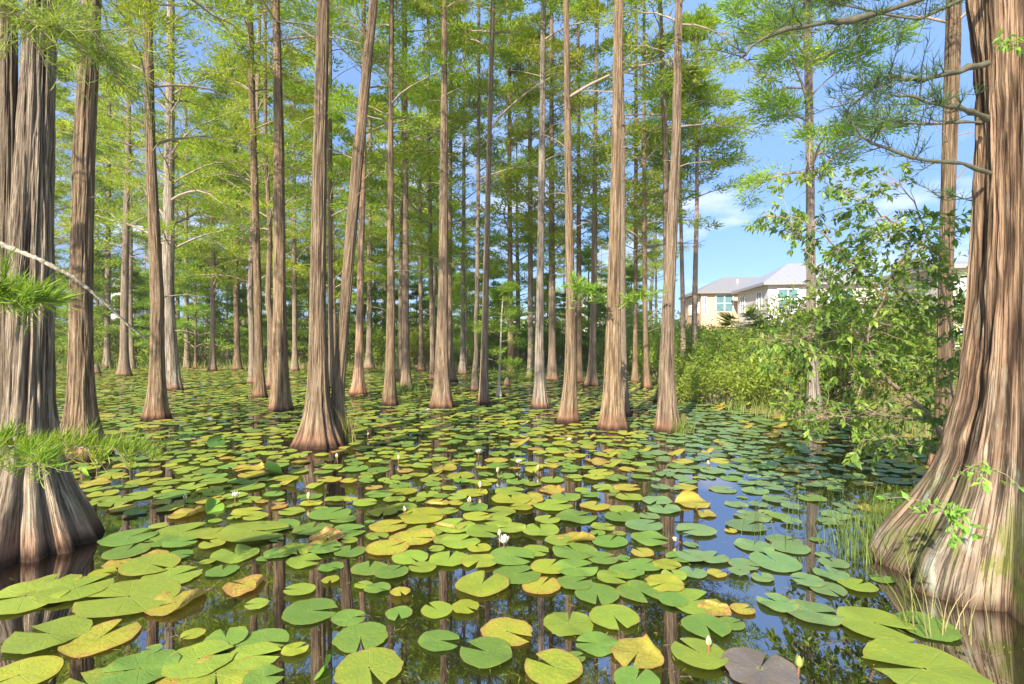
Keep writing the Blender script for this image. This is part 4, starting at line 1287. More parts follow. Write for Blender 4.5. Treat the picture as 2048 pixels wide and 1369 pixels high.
def house(name, x, y, gz, w, dp, hgt, rise, yaw, wall, roof, label, wins, eave=.4, ridge=.4):
    """two-storey house: its corner (0,0) is nearest the pond; front along +x, side along +y"""
    root = empty(name, (x, y, gz), label, 'house')
    root.rotation_euler = (0, 0, yaw)
    g = Geo(); box(g, 0, w, 0, dp, 0, hgt)
    wl = obj('wall', g.mesh('wall', [wall], smooth_q=False), root)
    g = Geo()
    e = eave
    x0, x1, y0, y1 = -e, w + e, -e, dp + e
    rx0, rx1 = x0 + (y1 - y0) * ridge, x1 - (y1 - y0) * ridge
    if rx1 < rx0: rx0 = rx1 = (x0 + x1) / 2
    ym = (y0 + y1) / 2
    z0, z1 = hgt + .01, hgt + rise
    V = [(x0, y0, z0), (x1, y0, z0), (x1, y1, z0), (x0, y1, z0), (rx0, ym, z1), (rx1, ym, z1),
         (x0, y0, z0 - .18), (x1, y0, z0 - .18), (x1, y1, z0 - .18), (x0, y1, z0 - .18)]
    Q = [(0, 1, 5, 4), (2, 3, 4, 5), (7, 6, 9, 8), (0, 6, 7, 1), (1, 7, 8, 2), (2, 8, 9, 3), (3, 9, 6, 0)]
    g.add(V, [(1, 2, 5), (3, 0, 4)], Q)
    obj('roof', g.mesh('roof', [roof], smooth_q=False), root)
    for face, u, zc, ww, hh in wins:
        fr, gl = Geo(), Geo()
        t = .07
        def put(G, a0, a1, b0, b1, d0, d1):
            if face == 'front': box(G, a0, a1, -d1, -d0, b0, b1)
            else: box(G, -d1, -d0, a0, a1, b0, b1)
        put(gl, u - ww / 2, u + ww / 2, zc - hh / 2, zc + hh / 2, -.02, .02)
        for a0, a1, b0, b1 in [(u - ww / 2 - t, u - ww / 2, zc - hh / 2 - t, zc + hh / 2 + t), (u + ww / 2, u + ww / 2 + t, zc - hh / 2 - t, zc + hh / 2 + t),
                               (u - ww / 2, u + ww / 2, zc + hh / 2, zc + hh / 2 + t), (u - ww / 2, u + ww / 2, zc - hh / 2 - t, zc - hh / 2),
                               (u - .03, u + .03, zc - hh / 2, zc + hh / 2)]:
            put(fr, a0, a1, b0, b1, -.02, .06)
        put(fr, u - ww / 2, u - .03, zc - .025, zc + .025, -.02, .05)
        put(fr, u + .03, u + ww / 2, zc - .025, zc + .025, -.02, .05)
        f = obj('window', fr.mesh('window', [M_TRIM], smooth_q=False), root)
        obj('pane', gl.mesh('pane', [M_GLASS], smooth_q=False), f)
    return root


# yellow house: corner near px 1414
dY = 44.
pY = W(1402, 584, dY)
yh = house('yellow_house', pY[0], dY, 1.2, 12., 6., pY[2] - 1.2, 1.5, R(-5), M_CREAM, M_ROOF_GREY, 'cream two storey house with a grey hipped roof beyond the right bank',
      [('front', 1.1 + .1, 3.2, .0 + .9, 1.5) if False else ('front', 1.85, 3.25, 1.3, 1.3), ('side', 1.0, 3.2, .8, 1.3), ('side', 3.4, 3.2, .9, 1.4), ('front', .25, 3.1, .3, 1.4)], ridge=.45)
gP = Geo(); gP.tubes(np.array([[[3.4, 1.6, pY[2] - 1.2], [3.4, 1.6, pY[2] - 1.2 + 1.15]]]), np.full((1, 2), .06), 8)
obj('vent_pipe', gP.mesh('vent_pipe', [M_TRIM]), yh)
dW = 36.
pW = W(1536, 566, dW)
hw = house('white_house', pW[0], dW, 1.2, 7.0, 6.5, pW[2] - 1.2, 1.7, R(-6), M_WHITE, M_ROOF_WHITE, 'white two storey house with a pale ribbed metal roof behind the leafy shrub',
      [('front', 1.25, 3.0, 1.2, 1.3), ('front', 4.6, 2.9, 1.5, 1.3), ('front', 2.2, .6, 1.2, 1.2), ('side', 1.6, 3.0, .9, 1.2), ('side', 5.2, 3.0, .9, 1.2)])
pG = W(1880, 600, 24.)
house('grey_house', pG[0], 24., 1.2, 1.9, 4., 3.6, .5, R(-10), M_WHITE, M_ROOF_WHITE, 'pale grey house wall glimpsed behind the stems beside the huge right trunk',
      [('front', 1.0, 1.9, .6, 1.1)])
pC = W(1155, 575, 62.)
house('far_house', pC[0], 62., .9, 4.6, 6., pC[2] - .9, 1.8, R(0), M_WHITE, M_ROOF_WHITE, 'white house glimpsed far off between the bent and thick ribbed trunks',
      [('front', 1.2, 4.4, .9, 1.3), ('front', 3.2, 4.4, .9, 1.3)])
pL = W(222, 560, 62.)
house('far_house', pL[0], 62., .9, 2.6, 4., pL[2] - .9, .9, R(0), M_WHITE, M_ROOF_WHITE, 'white house glimpsed far off through the left trunks',
      [('front', 1.1, 5.0, .9, 1.6)])


# ------------------------------------------------------------------ lily pads
def pad_shape(seed, notch=.16, wav=.02, rag=.02, curl=None, rings=6, segs=46, cup=0.):
    rg = np.random.default_rng(seed)
    rr = np.array([.03, .25, .5, .74, .9, 1.0]) if rings == 6 else np.linspace(.03, 1, rings)
    t = np.linspace(0, 1, segs)
    V, UV = [], []
    ph = rg.uniform(0, TAU, 6)
    for r in rr:
        hn = notch * (.55 + .45 * r) + rg.normal() * .004
        th = hn + t * (TAU - 2 * hn)
        out = 1 + rag * (np.sin(5 * th + ph[0]) + .7 * np.sin(9 * th + ph[1]) + .5 * np.sin(17 * th + ph[2])) * r + .03 * np.sin(2 * th + ph[3])
        tip = np.exp(-((th - hn) / .12) ** 2) + np.exp(-((TAU - hn - th) / .12) ** 2)
        out += .02 * tip * r
        rad = r * out
        z = wav * r ** 2 * (np.sin(3 * th + ph[4]) + .7 * np.sin(5 * th + ph[5])) + cup * r ** 2
        x, y = rad * np.cos(th), rad * np.sin(th)
        if curl:
            c0, width, amt = curl
            dd = np.cos(c0) * x + np.sin(c0) * y               # distance toward the curling side
            over = np.maximum(0, dd - (1 - width))
            ang = over / width * amt
            rr_ = width / amt
            nd = np.where(over > 0, (1 - width) + rr_ * np.sin(ang), dd)
            z = z + np.where(over > 0, rr_ * (1 - np.cos(ang)), 0)
            x += (nd - dd) * np.cos(c0); y += (nd - dd) * np.sin(c0)
        V.append(np.stack([x, y, z], -1)); UV.append(np.stack([t, np.full(segs, r)], -1))
    V = np.concatenate(V); UV = np.concatenate(UV)
    i = np.arange(len(rr) - 1)[:, None]; j = np.arange(segs - 1)[None]
    Q = np.stack([i * segs + j, (i + 1) * segs + j, (i + 1) * segs + j + 1, i * segs + j + 1], -1).reshape(-1, 4)
    return V, Q, UV


PADM = []
for i in range(12):
    V, Q, UV = pad_shape(500 + i, [.12, .2, .3, .16, .24, .10][i % 6], [.012, .025, .04][i % 3], [.008, .018, .012, .03][i % 4])
    PADM.append(np_mesh('lily_pad', V, None, Q, [M_PAD], uv=UV))
CURLM = []
for i, (c0, wd, am) in enumerate([(2.4, .55, 2.6), (3.6, .45, 3.4), (1.6, .7, 2.0), (3.1, .35, 2.4)]):
    V, Q, UV = pad_shape(540 + i, .14, .05, .03, (c0, wd, am))
    CURLM.append(np_mesh('lily_pad', V, None, Q, [M_PAD], uv=UV))
CUPM = []
for i in range(2):
    V, Q, UV = pad_shape(560 + i, .12, .03, .015, (1.2 + i, 1.2, 1.5))
    CUPM.append(np_mesh('lily_pad', V, None, Q, [M_PAD], uv=UV))

# px, py, width px, notch direction (degrees, 0 = right, 90 = away from the lens), style
G_, L_, Y_, B_, D_, T_ = 'green', 'light', 'yellow', 'brown', 'dead', 'shade_teal'
HERO = [
    (52, 1198, 150, 200, L_), (150, 1184, 125, 60, L_), (98, 1174, 100, 100, L_), (343, 1155, 105, 50, L_), (258, 1199, 178, 190, L_),
    (98, 1274, 142, 165, L_), (202, 1279, 130, 80, 'mottled'), (38, 1354, 135, 230, Y_), (280, 1346, 138, 200, G_), (178, 1378, 120, 150, L_),
    (398, 1326, 128, 30, L_), (452, 1283, 80, 120, G_), (526, 1286, 98, 350, G_), (508, 1317, 100, 10, L_), (432, 1352, 138, 300, 'spotted'),
    (528, 1362, 78, 20, G_), (620, 1225, 106, 5, G_), (470, 1110, 90, 130, L_), (608, 1125, 68, 0, L_), (593, 1101, 64, 300, L_),
    (646, 1094, 60, 90, 'mottled'), (253, 1107, 80, 100, G_), (235, 1128, 52, 0, B_), (300, 1134, 108, 340, L_), (257, 1080, 98, 60, G_),
    (357, 1113, 52, 0, G_), (360, 1090, 62, 30, G_), (365, 1068, 118, 60, L_), (325, 1086, 66, 200, G_), (507, 1067, 132, 0, L_), (557, 1053, 78, 120, G_),
    (430, 1071, 66, 80, 'spotted'), (345, 1357, 60, 0, B_), (700, 1243, 62, 20, G_), (310, 1110, 46, 0, B_),
    (722, 1279, 106, 285, G_), (738, 1343, 134, 300, L_), (697, 1241, 66, 10, G_), (798, 1232, 54, 280, G_), (755, 1182, 50, 330, G_),
    (738, 1139, 70, 95, G_), (783, 1150, 66, 60, G_), (820, 1118, 74, 310, L_), (775, 1100, 84, 40, 'mottled'), (898, 1121, 80, 85, L_),
    (920, 1087, 78, 50, L_), (958, 1127, 72, 250, 'spotted'), (1023, 1116, 94, 330, G_), (1034, 1151, 96, 30, G_), (965, 1173, 108, 75, 'spotted'),
    (878, 1284, 82, 350, G_), (972, 1311, 106, 150, G_), (1014, 1267, 106, 330, 'mottled'), (1137, 1250, 98, 80, L_), (1228, 1239, 99, 280, L_),
    (1194, 1191, 90, 265, G_), (1194, 1290, 84, 170, G_), (1107, 1343, 118, 140, 'spotted'), (1273, 1363, 88, 60, G_), (1152, 1317, 38, 20, G_),
    (1398, 1314, 110, 120, L_), (1412, 1257, 94, 275, G_), (1388, 1206, 108, 30, L_), (1462, 1250, 52, 20, G_), (1280, 1186, 92, 290, G_),
    (1330, 1172, 78, 210, Y_), (1348, 1155, 52, 100, L_), (1253, 1146, 72, 20, G_), (1290, 1133, 66, 40, G_), (1333, 1133, 56, 330, Y_),
    (1362, 1117, 58, 200, G_), (1153, 1141, 84, 15, G_), (1100, 1137, 78, 60, 'spotted'), (1150, 1107, 89, 110, G_), (1070, 1105, 58, 330, L_),
    (1082, 1063, 74, 100, L_), (1153, 1037, 80, 20, G_), (1022, 1060, 62, 180, L_), (968, 1067, 74, 330, L_), (910, 1055, 78, 60, L_),
    (850, 1064, 72, 80, L_), (776, 1056, 74, 30, 'mottled'), (845, 1035, 98, 10, Y_), (948, 1017, 57, 80, G_), (953, 1036, 56, 20, Y_),
    (1000, 1027, 62, 200, L_), (1105, 1012, 80, 20, L_), (1023, 1001, 78, 100, Y_), (1190, 1014, 60, 60, 'mottled'), (1253, 978, 52, 0, 'mottled'),
    (1288, 1055, 72, 30, T_), (1328, 1020, 66, 80, T_), (1300, 1082, 76, 340, G_), (825, 1080, 92, 0, 'mottled'), (1083, 1174, 78, 60, 'mottled'),
    (1550, 1127, 98, 100, T_), (1508, 1094, 74, 60, T_), (1492, 1055, 74, 30, T_), (1392, 1063, 76, 200, T_), (1568, 1083, 66, 20, T_),
    (1582, 1098, 70, 80, T_), (1425, 1120, 62, 40, T_), (1385, 1117, 64, 120, T_), (1487, 1132, 57, 330, T_), (1433, 1150, 39, 20, 'mottled'),
    (1478, 1148, 40, 50, T_), (1615, 1165, 64, 160, T_), (1662, 1152, 64, 100, T_), (1715, 1175, 68, 30, L_), (1655, 1180, 70, 280, T_),
    (1765, 1160, 44, 60, G_), (1668, 1128, 54, 90, T_), (1555, 1210, 78, 120, T_), (1627, 1230, 104, 350, T_), (1750, 1253, 138, 320, L_),
    (1852, 1256, 110, 150, G_), (1520, 1346, 142, 50, D_), (1850, 1346, 208, 170, L_), (1485, 1222, 48, 20, 'mottled'), (650, 1100, 66, 0, G_),
    (560, 1108, 60, 40, G_), (690, 1065, 80, 20, G_), (625, 1060, 76, 90, G_), (1220, 1085, 70, 60, G_), (1205, 1120, 62, 20, G_),
    (895, 1082, 60, 20, L_), (660, 1030, 80, 60, G_), (1150, 1170, 70, 30, G_), (1225, 1160, 64, 330, L_), (700, 1105, 60, 90, G_),
    (1345, 1205, 60, 300, G_), (1120, 1085, 60, 60, L_),
]
CURLED = [  # px, py, width, turn, variant, age, words
    (352, 1209, 110, -150, 0, .45, 'yellow green lily pad with a thick curled brown rim near the left trunk'),
    (492, 1174, 84, -200, 1, .75, 'narrow rolled brown lily pad with its edge raised above the water'),
    (903, 1052, 70, 40, 1, .6, 'lily pad with pale rolled edges in the lit middle of the pond'),
    (1152, 1081, 78, 200, 2, .5, 'olive curled lily pad tilted up between flat green ones'),
    (1275, 1311, 108, -120, 0, .35, 'ragged lily pad with a browned right edge curling upward'),
    (1428, 1222, 62, -150, 1, .7, 'rusty folded lily pad edge lying on a light green pad'),
    (375, 1030, 70, 200, 0, .55, 'orange edged curled lily pad left of a white blossom'),
    (875, 1008, 50, 60, 1, .5, 'small yellow lily pad with a rolled tan edge'),
    (1385, 1008, 70, 10, 2, .4, 'dark lily pad standing on edge beside the open water'),
    (1408, 1030, 46, 80, 2, .4, 'small dark lily pad flipped up next to a larger one'),
    (1065, 1000, 66, 150, 1, .5, 'yellow lily pad with long curled tan rim behind the flat ones'),
    (885, 938, 60, 90, 2, .3, 'upturned lily pad by the white blossoms'),
    (556, 1014, 42, 60, 0, .85, 'crumpled brown lily pad just behind the flat green ones at left centre'),
    (500, 937, 60, -140, 3, .6, 'lily pad with an orange rim before the wide skirted foot'),
    (182, 969, 66, 30, 3, .5, 'lily pad with a wavy orange rim beside the big left trunk'),
    (653, 1077, 66, -60, 0, .8, 'shrivelled yellow and brown lily pad between two dark reflections'),
    (1105, 982, 56, 170, 1, .7, 'rusty curled lily pad right of the small open white lily'),
    (1195, 925, 52, 20, 3, .7, 'browned curled lily pad in front of the thick ribbed cypress'),
]
CUPPED = [(425, 1022, 42, 'glossy bright green cupped lily leaf beside a white blossom'), (546, 951, 44, 'glossy bright green cupped lily leaf before the wide skirted foot'),
          (650, 1348, 56, 'fresh green cupped lily leaf at the front edge of the pond'), (432, 892, 34, 'dark green domed lily leaf left of the wide skirted foot'),
          (172, 955, 28, 'small yellow green cupped lily leaf behind the big left trunk')]

PCOL = {'green': (.125, .215, .042), 'light': (.20, .272, .04), 'yellow': (.26, .285, .032), 'shade_teal': (.135, .225, .095), 'brown': (.16, .09, .045),  # blue-green style paints shade and sky sheen into the pad colour
        'dead': (.17, .145, .13), 'mottled': (.24, .27, .035), 'spotted': (.22, .28, .035)}
PAGE = {'green': .05, 'light': .06, 'yellow': .15, 'shade_teal': .08, 'brown': .55, 'dead': .0, 'mottled': .47, 'spotted': .25}
PWORD = {'green': 'mid green', 'light': 'light green', 'yellow': 'yellow green', 'shade_teal': 'shaded blue green', 'brown': 'sodden brown', 'dead': 'dead grey brown', 'mottled': 'brown mottled', 'spotted': 'dark spotted'}
rgP = np.random.default_rng(77)
pads = []          # x, y, r, notch, style, hero


def add_pad(px, py, w, notch, style, hero=True):
    x, d = water(px, py)
    st = {'x': x, 'y': d, 'r': w * .5 * d / FPX, 'n': R(notch), 's': style, 'hero': hero}
    pads.append(st)


for h in HERO: add_pad(*h)
special = []
for h in CURLED:
    x, d = water(h[0], h[1]); special.append((x, d, h[2] * .55 * d / FPX))
for h in CUPPED:
    x, d = water(h[0], h[1]); special.append((x, d, h[2] * .4 * d / FPX))

# scatter the rest by dart throwing; trunk feet and open water stay clear
cell = .4
grid = {}


def gadd(x, y, r): grid.setdefault((int(math.floor(x / cell)), int(math.floor(y / cell))), []).append((x, y, r))


for p in pads: gadd(p['x'], p['y'], p['r'])
for x, y, r in special: gadd(x, y, r)
feet = [(t[0], t[1]) for t in TREES.values()]
feet_r = [.25] * len(feet)
for i, k in enumerate(TREES):
    if k == 'AD': feet_r[i] = .98
    elif k == 'A': feet_r[i] = .66
    elif k == 'I': feet_r[i] = .38
    elif k == 'B': feet_r[i] = .42
FEET = np.array(feet); FR = np.array(feet_r)
fill = []


def open_water(px, py, x, y):
    """share of the surface that pads cover there"""
    n = math.sin(x * 1.9 + 1.3 * math.sin(y * .8)) * math.sin(y * 1.1 + x * .6)
    if py > 1140: return .16 if px < 1480 else .03
    if py > 1060: return .55 if 200 < px < 1400 else .08
    n += .5 * math.sin(x * 4.3 + y * 1.7) * math.sin(y * 2.9 - x)
    c = .70 + .42 * n
    if 640 < px < 1290 and 940 < py: c -= .06
    if py > 930:
        if 1270 < px < 1500: c = .35 if py > 960 else .7
        if px >= 1500: c = .30 if py > 985 else .75
        if px > 1690 and py > 960: c = .1
        if px < 210: c = .55
    if 195 < px < 310 and 770 < py < 860: c = .55
    if 270 < px < 420 and 820 < py < 860: c = .75
    if 300 < px < 420 and 740 < py < 780: c = .7
    return c


for it in range(60000):
    y = 2.4 + (28.2 - 2.4) * rgP.random() ** .66
    x = rgP.uniform(-1.06 * y - .3, min(1.06 * y + .3, float(shore_x(y)) - .05))
    py = HORY + H_CAM * FPX / y
    px = 1024 + x / y * FPX
    if rgP.random() > open_water(px, py, x, y): continue
    r = rgP.uniform(.08, .15) if rgP.random() < .82 else rgP.uniform(.04, .09)
    if py > 1060: r = rgP.uniform(.045, .10)
    if ((FEET[:, 0] - x) ** 2 + (FEET[:, 1] - y) ** 2 < (FR + r * .8) ** 2).any(): continue
    cx_, cy_ = int(math.floor(x / cell)), int(math.floor(y / cell))
    ok = True
    for a in (-1, 0, 1):
        for b in (-1, 0, 1):
            for (qx, qy, qr) in grid.get((cx_ + a, cy_ + b), ()):
                if (qx - x) ** 2 + (qy - y) ** 2 < (.80 * (qr + r)) ** 2: ok = False; break
            if not ok: break
        if not ok: break
    if not ok: continue
    gadd(x, y, r)
    u = rgP.random()
    if px > 1290 and py > 800: st = 'shade_teal' if u < .7 else 'green' if u < .88 else 'mottled'
    else: st = 'light' if u < .38 else 'yellow' if u < .56 else 'green' if u < .82 else 'mottled' if u < .90 else 'spotted' if u < .96 else 'brown'
    fill.append({'x': x, 'y': y, 'r': r, 'n': rgP.uniform(0, TAU), 's': st, 'hero': False})

# the 300 that show largest are objects of their own, the rest one mass
n_special = len(CURLED) + len(CUPPED)
inframe = lambda p: -30 < 1024 + p['x'] / p['y'] * FPX < 2078
fill.sort(key=lambda p: -(p['r'] / p['y']) * (1 if inframe(p) else 0))
n_ind = 300 - n_special - len(pads)
pads += fill[:n_ind]
mass = fill[n_ind:]


def pad_color(p):
    c = np.array(PCOL[p['s']]) * rgP.uniform(.85, 1.15) * rgP.uniform(.95, 1.05, 3)
    return (*c, float(np.clip(PAGE[p['s']] + abs(rgP.normal(0, .07)), 0, 1)))


LAND = [(t[0], t[1], t[2]) for t in TREES.values() if t[1] < 18]
pad_objs = []
for i, p in enumerate(pads):
    o = obj('lily_pad', PADM[rgP.integers(0, 12)])
    wet = p['s'] in ('brown',)
    o.location = (p['x'], p['y'], .004 + (.0 if wet else .003 + .014 * rgP.random()))
    o.scale = (p['r'],) * 3
    o.rotation_euler = (rgP.normal() * .012, rgP.normal() * .012, p['n'])
    o.color = pad_color(p)
    pad_objs.append(o)

curl_objs = []
for px, py, w, turn, v, age, lab in CURLED:
    x, d = water(px, py)
    o = obj('lily_pad', CURLM[v], loc=(x, d, .012))
    r = w * .5 * d / FPX
    o.scale = (r, r, r); o.rotation_euler = (0, 0, R(turn))
    o.color = (.26, .23, .045, age)
    tag(o, lab, 'lily pad', 'curled lily pads'); curl_objs.append((x, d, lab))
for px, py, w, lab in CUPPED:
    x, d = water(px, py)
    r = w * .5 * d / FPX
    o = obj('lily_pad', CUPM[int(px) % 2], loc=(x, d, r * .35))
    o.scale = (r,) * 3; o.rotation_euler = (R(30), R(-15), R(px % 360))
    o.color = (.16, .30, .03, .0) if py != 892 else (.06, .14, .03, 0)
    tag(o, lab, 'lily pad', 'cupped lily leaves')

# the rest: one mass
shapes = [pad_shape(600 + i, [.14, .22, .3][i % 3], .02, .015, rings=3, segs=20) for i in range(6)]
Vs, Qs, UVs, Cs, n0 = [], [], [], [], 0
for p in mass:
    V, Q, UV = shapes[rgP.integers(0, 6)]
    c, s = math.cos(p['n']), math.sin(p['n'])
    Vr = np.stack([V[:, 0] * c - V[:, 1] * s, V[:, 0] * s + V[:, 1] * c, V[:, 2]], -1) * p['r']
    tx, ty = rgP.normal(size=2) * .03
    Vr[:, 2] += Vr[:, 0] * tx + Vr[:, 1] * ty + .005 + .022 * rgP.random()
    Vr += np.array([p['x'], p['y'], 0])
    if p['s'] in ('mottled', 'spotted') and rgP.random() < .35: Vr[:, 2] += np.maximum(0, (Vr[:, 0] - p['x']) * .6)
    Vs.append(Vr); Qs.append(Q + n0); UVs.append(UV); Cs.append(np.tile(pad_color(p), (len(V), 1))); n0 += len(V)
if Vs:
    me = np_mesh('lily_pads', np.concatenate(Vs), None, np.concatenate(Qs), [M_PADS], uv=np.concatenate(UVs), attr={'padcol': np.concatenate(Cs)})
    tag(obj('lily_pads', me), kind='stuff')


# fallen needles, bits of leaf and duckweed afloat
nL = 5200
yL = 2.3 + 12 * rgP.random(nL) ** 1.5; xL = rgP.uniform(-1, 1, nL) * (1.0 * yL)
keep = (xL < shore_x(yL)) & (((xL[:, None] - FEET[None, :, 0]) ** 2 + (yL[:, None] - FEET[None, :, 1]) ** 2) > FR[None] ** 2).all(1)
xL, yL = xL[keep], yL[keep]; nL = len(xL)
aL = rgP.uniform(0, TAU, nL); lL = np.where(rgP.random(nL) < .3, rgP.uniform(.012, .035, nL), rgP.uniform(.003, .007, nL)); wL = np.minimum(lL * .6, rgP.uniform(.001, .0035, nL))
cL, sL = np.cos(aL), np.sin(aL)
VL = np.stack([np.stack([xL + a * cL * lL - b * sL * wL, yL + a * sL * lL + b * cL * wL, np.full(nL, .0035)], -1) for a, b in ((-1, 0), (0, -1), (1, 0), (0, 1))], 1).reshape(-1, 3)
tag(obj('floating_litter', np_mesh('floating_litter', VL, None, np.arange(nL * 4).reshape(-1, 4), [M_GRASS], attr={'tint': np.repeat(rgP.uniform(.3, 1, nL), 4)})), kind='stuff')


# ------------------------------------------------------------------ blossoms and buds
def petal_mesh(rg, n, L, tilt, w, r0, z0):
    Vp, Tp, n1 = [], [], 0
    for i in range(n):
        a = i / n * TAU + rg.normal() * .08
        t = tilt + rg.normal() * .08
        d = np.array([math.cos(a) * math.cos(t), math.sin(a) * math.cos(t), math.sin(t)])
        up = np.array([-math.cos(a) * math.sin(t), -math.sin(a) * math.sin(t), math.cos(t)])
        sd = np.array([-math.sin(a), math.cos(a), 0])
        o = np.array([math.cos(a) * r0, math.sin(a) * r0, z0])
        l = L * rg.uniform(.9, 1.08)
        V = [o, o + d * l * .35 + sd * w * .42 + up * l * .0, o + d * l * .35 - sd * w * .42, o + d * l * .35 - up * l * .05, o + d * l * .7 + sd * w * .38 + up * l * .08, o + d * l * .7 - sd * w * .38 + up * l * .08, o + d * l * .7 + up * l * .02, o + d * l + up * l * .14]
        T = [(0, 3, 1), (0, 2, 3), (1, 3, 6), (1, 6, 4), (3, 2, 5), (3, 5, 6), (4, 6, 7), (6, 5, 7)]
        Vp += V; Tp += [tuple(k + n1 for k in t_) for t_ in T]; n1 += 8
    return np.array(Vp), np.array(Tp)


def blossom(px, py, size, label, openness=.5, mat=None, lift=.05, seed=0):
    x, d = water(px, py)
    # the pixel is the flower, so bring its foot to the water just below it
    x, d = water(px, py + lift * FPX / d)
    rg = np.random.default_rng(seed)
    root = empty('water_lily', (x, d, 0), label, 'flower', 'water lily blossoms')
    g = Geo()
    for n, L, t, w, r0, z0 in [(9, 1., .15 + .9 * (1 - openness), .34, .06, 0), (8, .92, .55 + .7 * (1 - openness), .30, .05, .03), (7, .8, .95 + .4 * (1 - openness), .24, .03, .05)]:
        V, T = petal_mesh(rg, n, L * size, min(t, 1.45), w * size, r0 * size, z0 * size + lift)
        g.add(V, T)
    obj('petals', g.mesh('petals', [mat or M_PETAL], smooth_t=True), root)
    g = Geo()
    V, T = petal_mesh(rg, 14, .34 * size, 1.1, .06 * size, .04 * size, lift + .06 * size)
    g.add(V, T); obj('stamens', g.mesh('stamens', [M_STAMEN]), root)
    g = Geo()
    V, T = petal_mesh(rg, 4, 1.02 * size, .1 + .9 * (1 - openness), .36 * size, .06 * size, lift - .004)
    g.add(V, T); obj('sepals', g.mesh('sepals', [M_SEPAL]), root)
    g = Geo(); g.tubes(np.array([[[0, 0, -.05], [0, 0, lift * .5], [0, 0, lift + .01]]]), np.full((1, 3), .004), 6)
    obj('stalk', g.mesh('stalk', [M_STALK]), root)
    return x, d


def bud(px, py, size, label, mat=None, lift=.05, seed=0, lean=0.):
    x, d = water(px, py); x, d = water(px, py + (lift + size * .5) * FPX / d)
    root = empty('water_lily_bud', (x, d, 0), label, 'bud', 'water lily buds')
    root.rotation_euler = (0, lean, seed)
    z = np.linspace(0, 1, 9)
    prof = np.sin(np.clip(z, 0, 1) ** .75 * PI) ** .8 * .30
    prof[-1] = .01
    g = Geo(); P = np.stack([np.zeros(9), np.zeros(9), lift + z * size], -1)[None]
    g.tubes(P, (prof * size)[None], 12)
    obj('petals', g.mesh('petals', [mat or M_BUD]), root)
    g = Geo()
    rg = np.random.default_rng(seed)
    V, T = petal_mesh(rg, 4, .8 * size, 1.28, .34 * size, .20 * size, lift + .05 * size)
    g.add(V, T); obj('sepals', g.mesh('sepals', [M_SEPAL]), root)
    g = Geo(); g.tubes(np.array([[[0, 0, -.05], [0, 0, lift * .5], [0, 0, lift + .02]]]), np.full((1, 3), .005), 6)
    obj('stalk', g.mesh('stalk', [M_STALK]), root)
    return x, d


BLOSSOMS = [
    (470, 997, .062, 'half open white water lily among pads right of the big left trunk', .25, 'the half open white lily', None),
    (295, 910, .055, 'white water lily beside the leafy branch tip', .7, 'the white lily by the branch tip', None),
    (1037, 927, .055, 'small open white water lily on a flat pad mid pond', .5, 'the small open white lily', None),
    (957, 908, .07, 'tall spiky white water lily standing above pads mid pond', .3, 'the spiky white lily', None),
    (1008, 1088, .062, 'half closed white water lily with one drooping petal between green pads', .2, 'the half closed white lily', None),
    (420, 842, .075, 'pinkish white water lily far left before the dark leaning cypress', .7, 'the pinkish far lily', None),
    (856, 822, .06, 'pale pink water lily left of the ribbed foot cypress', .6, 'the pale pink lily', M_PINK),
    (1138, 882, .05, 'white water lily in front of the bent slender cypress', .5, 'the white lily by the bent cypress', None),
    (552, 838, .05, 'tiny white water lily in front of the smooth dappled cypress', .6, 'the tiny white lily', None),
]
BUDS = [
    (675, 912, .06, 'cream water lily bud right before the wide skirted foot', 'the cream bud by the skirted foot'),
    (617, 992, .062, 'cream water lily bud standing over yellow green pads', 'the cream bud over yellow pads'),
    (370, 994, .058, 'pale pink water lily bud near the cupped green leaf', 'the pale pink bud'),
    (937, 1000, .06, 'plump cream water lily bud with a pinkish cheek', 'the plump cream bud'),
    (960, 970, .062, 'upright tan water lily bud behind the plump cream one', 'the upright tan bud'),
    (995, 940, .058, 'brownish water lily bud left of the small open lily', 'the brownish bud'),
    (811, 1019, .05, 'yellow pointed water lily bud left of the mottled pads', 'the yellow pointed bud'),
    (999, 1066, .05, 'yellow pointed water lily bud just behind the half closed lily', 'the yellow bud behind the half closed lily'),
    (797, 915, .055, 'cream water lily bud right of the bud by the skirted foot', 'the second cream bud'),
    (735, 868, .05, 'small cream water lily bud right of the tuft of tall grass', 'the small cream bud'),
    (1361, 1066, .05, 'yellow green water lily bud tipping over in the open water', 'the tipping yellow bud'),
    (1596, 1322, .055, 'slim green water lily bud standing in the front open water', 'the slim green bud'),
    (1418, 926, .05, 'white water lily bud at the edge of the blue green pads', 'the white bud by blue green pads'),
    (1076, 935, .055, 'cream water lily bud right of the small open lily', 'the cream bud right of the open lily'),
    (1418, 1285, .045, 'orange tipped water lily bud between two light green pads', 'the orange tipped bud'),
]
for i, (px, py, s, lab, op, sh, m) in enumerate(BLOSSOMS):
    x, d = blossom(px, py, s, lab, op, m, seed=i); LAND.append((x, d, sh))
for i, (px, py, s, lab, sh) in enumerate(BUDS):
    x, d = bud(px, py, s, lab, M_SEPAL if 'green' in lab and 'slim' in lab else None, seed=i, lean=1.0 if 'tipping' in lab else (i % 3 - 1) * .12); LAND.append((x, d, sh))
short_curl = ['the thick curled brown rim', 'the narrow rolled brown pad', 'the pad with pale rolled edges', 'the olive curled pad', 'the ragged browned pad', 'the rusty folded pad', 'the orange edged curled pad', 'the small rolled tan pad', 'the dark pad on edge', 'the small flipped dark pad', 'the long curled tan rim', 'the upturned pad', 'the crumpled brown pad', 'the orange rimmed pad', 'the wavy rimmed pad', 'the shrivelled pad', 'the rusty curled pad', 'the browned curled pad']
for (x, d, _), sh in zip(curl_objs, short_curl): LAND.append((x, d, sh))
LAND.append((water(1785, 1060)[0], water(1785, 1060)[1], 'the mossy left root of the huge tree'))
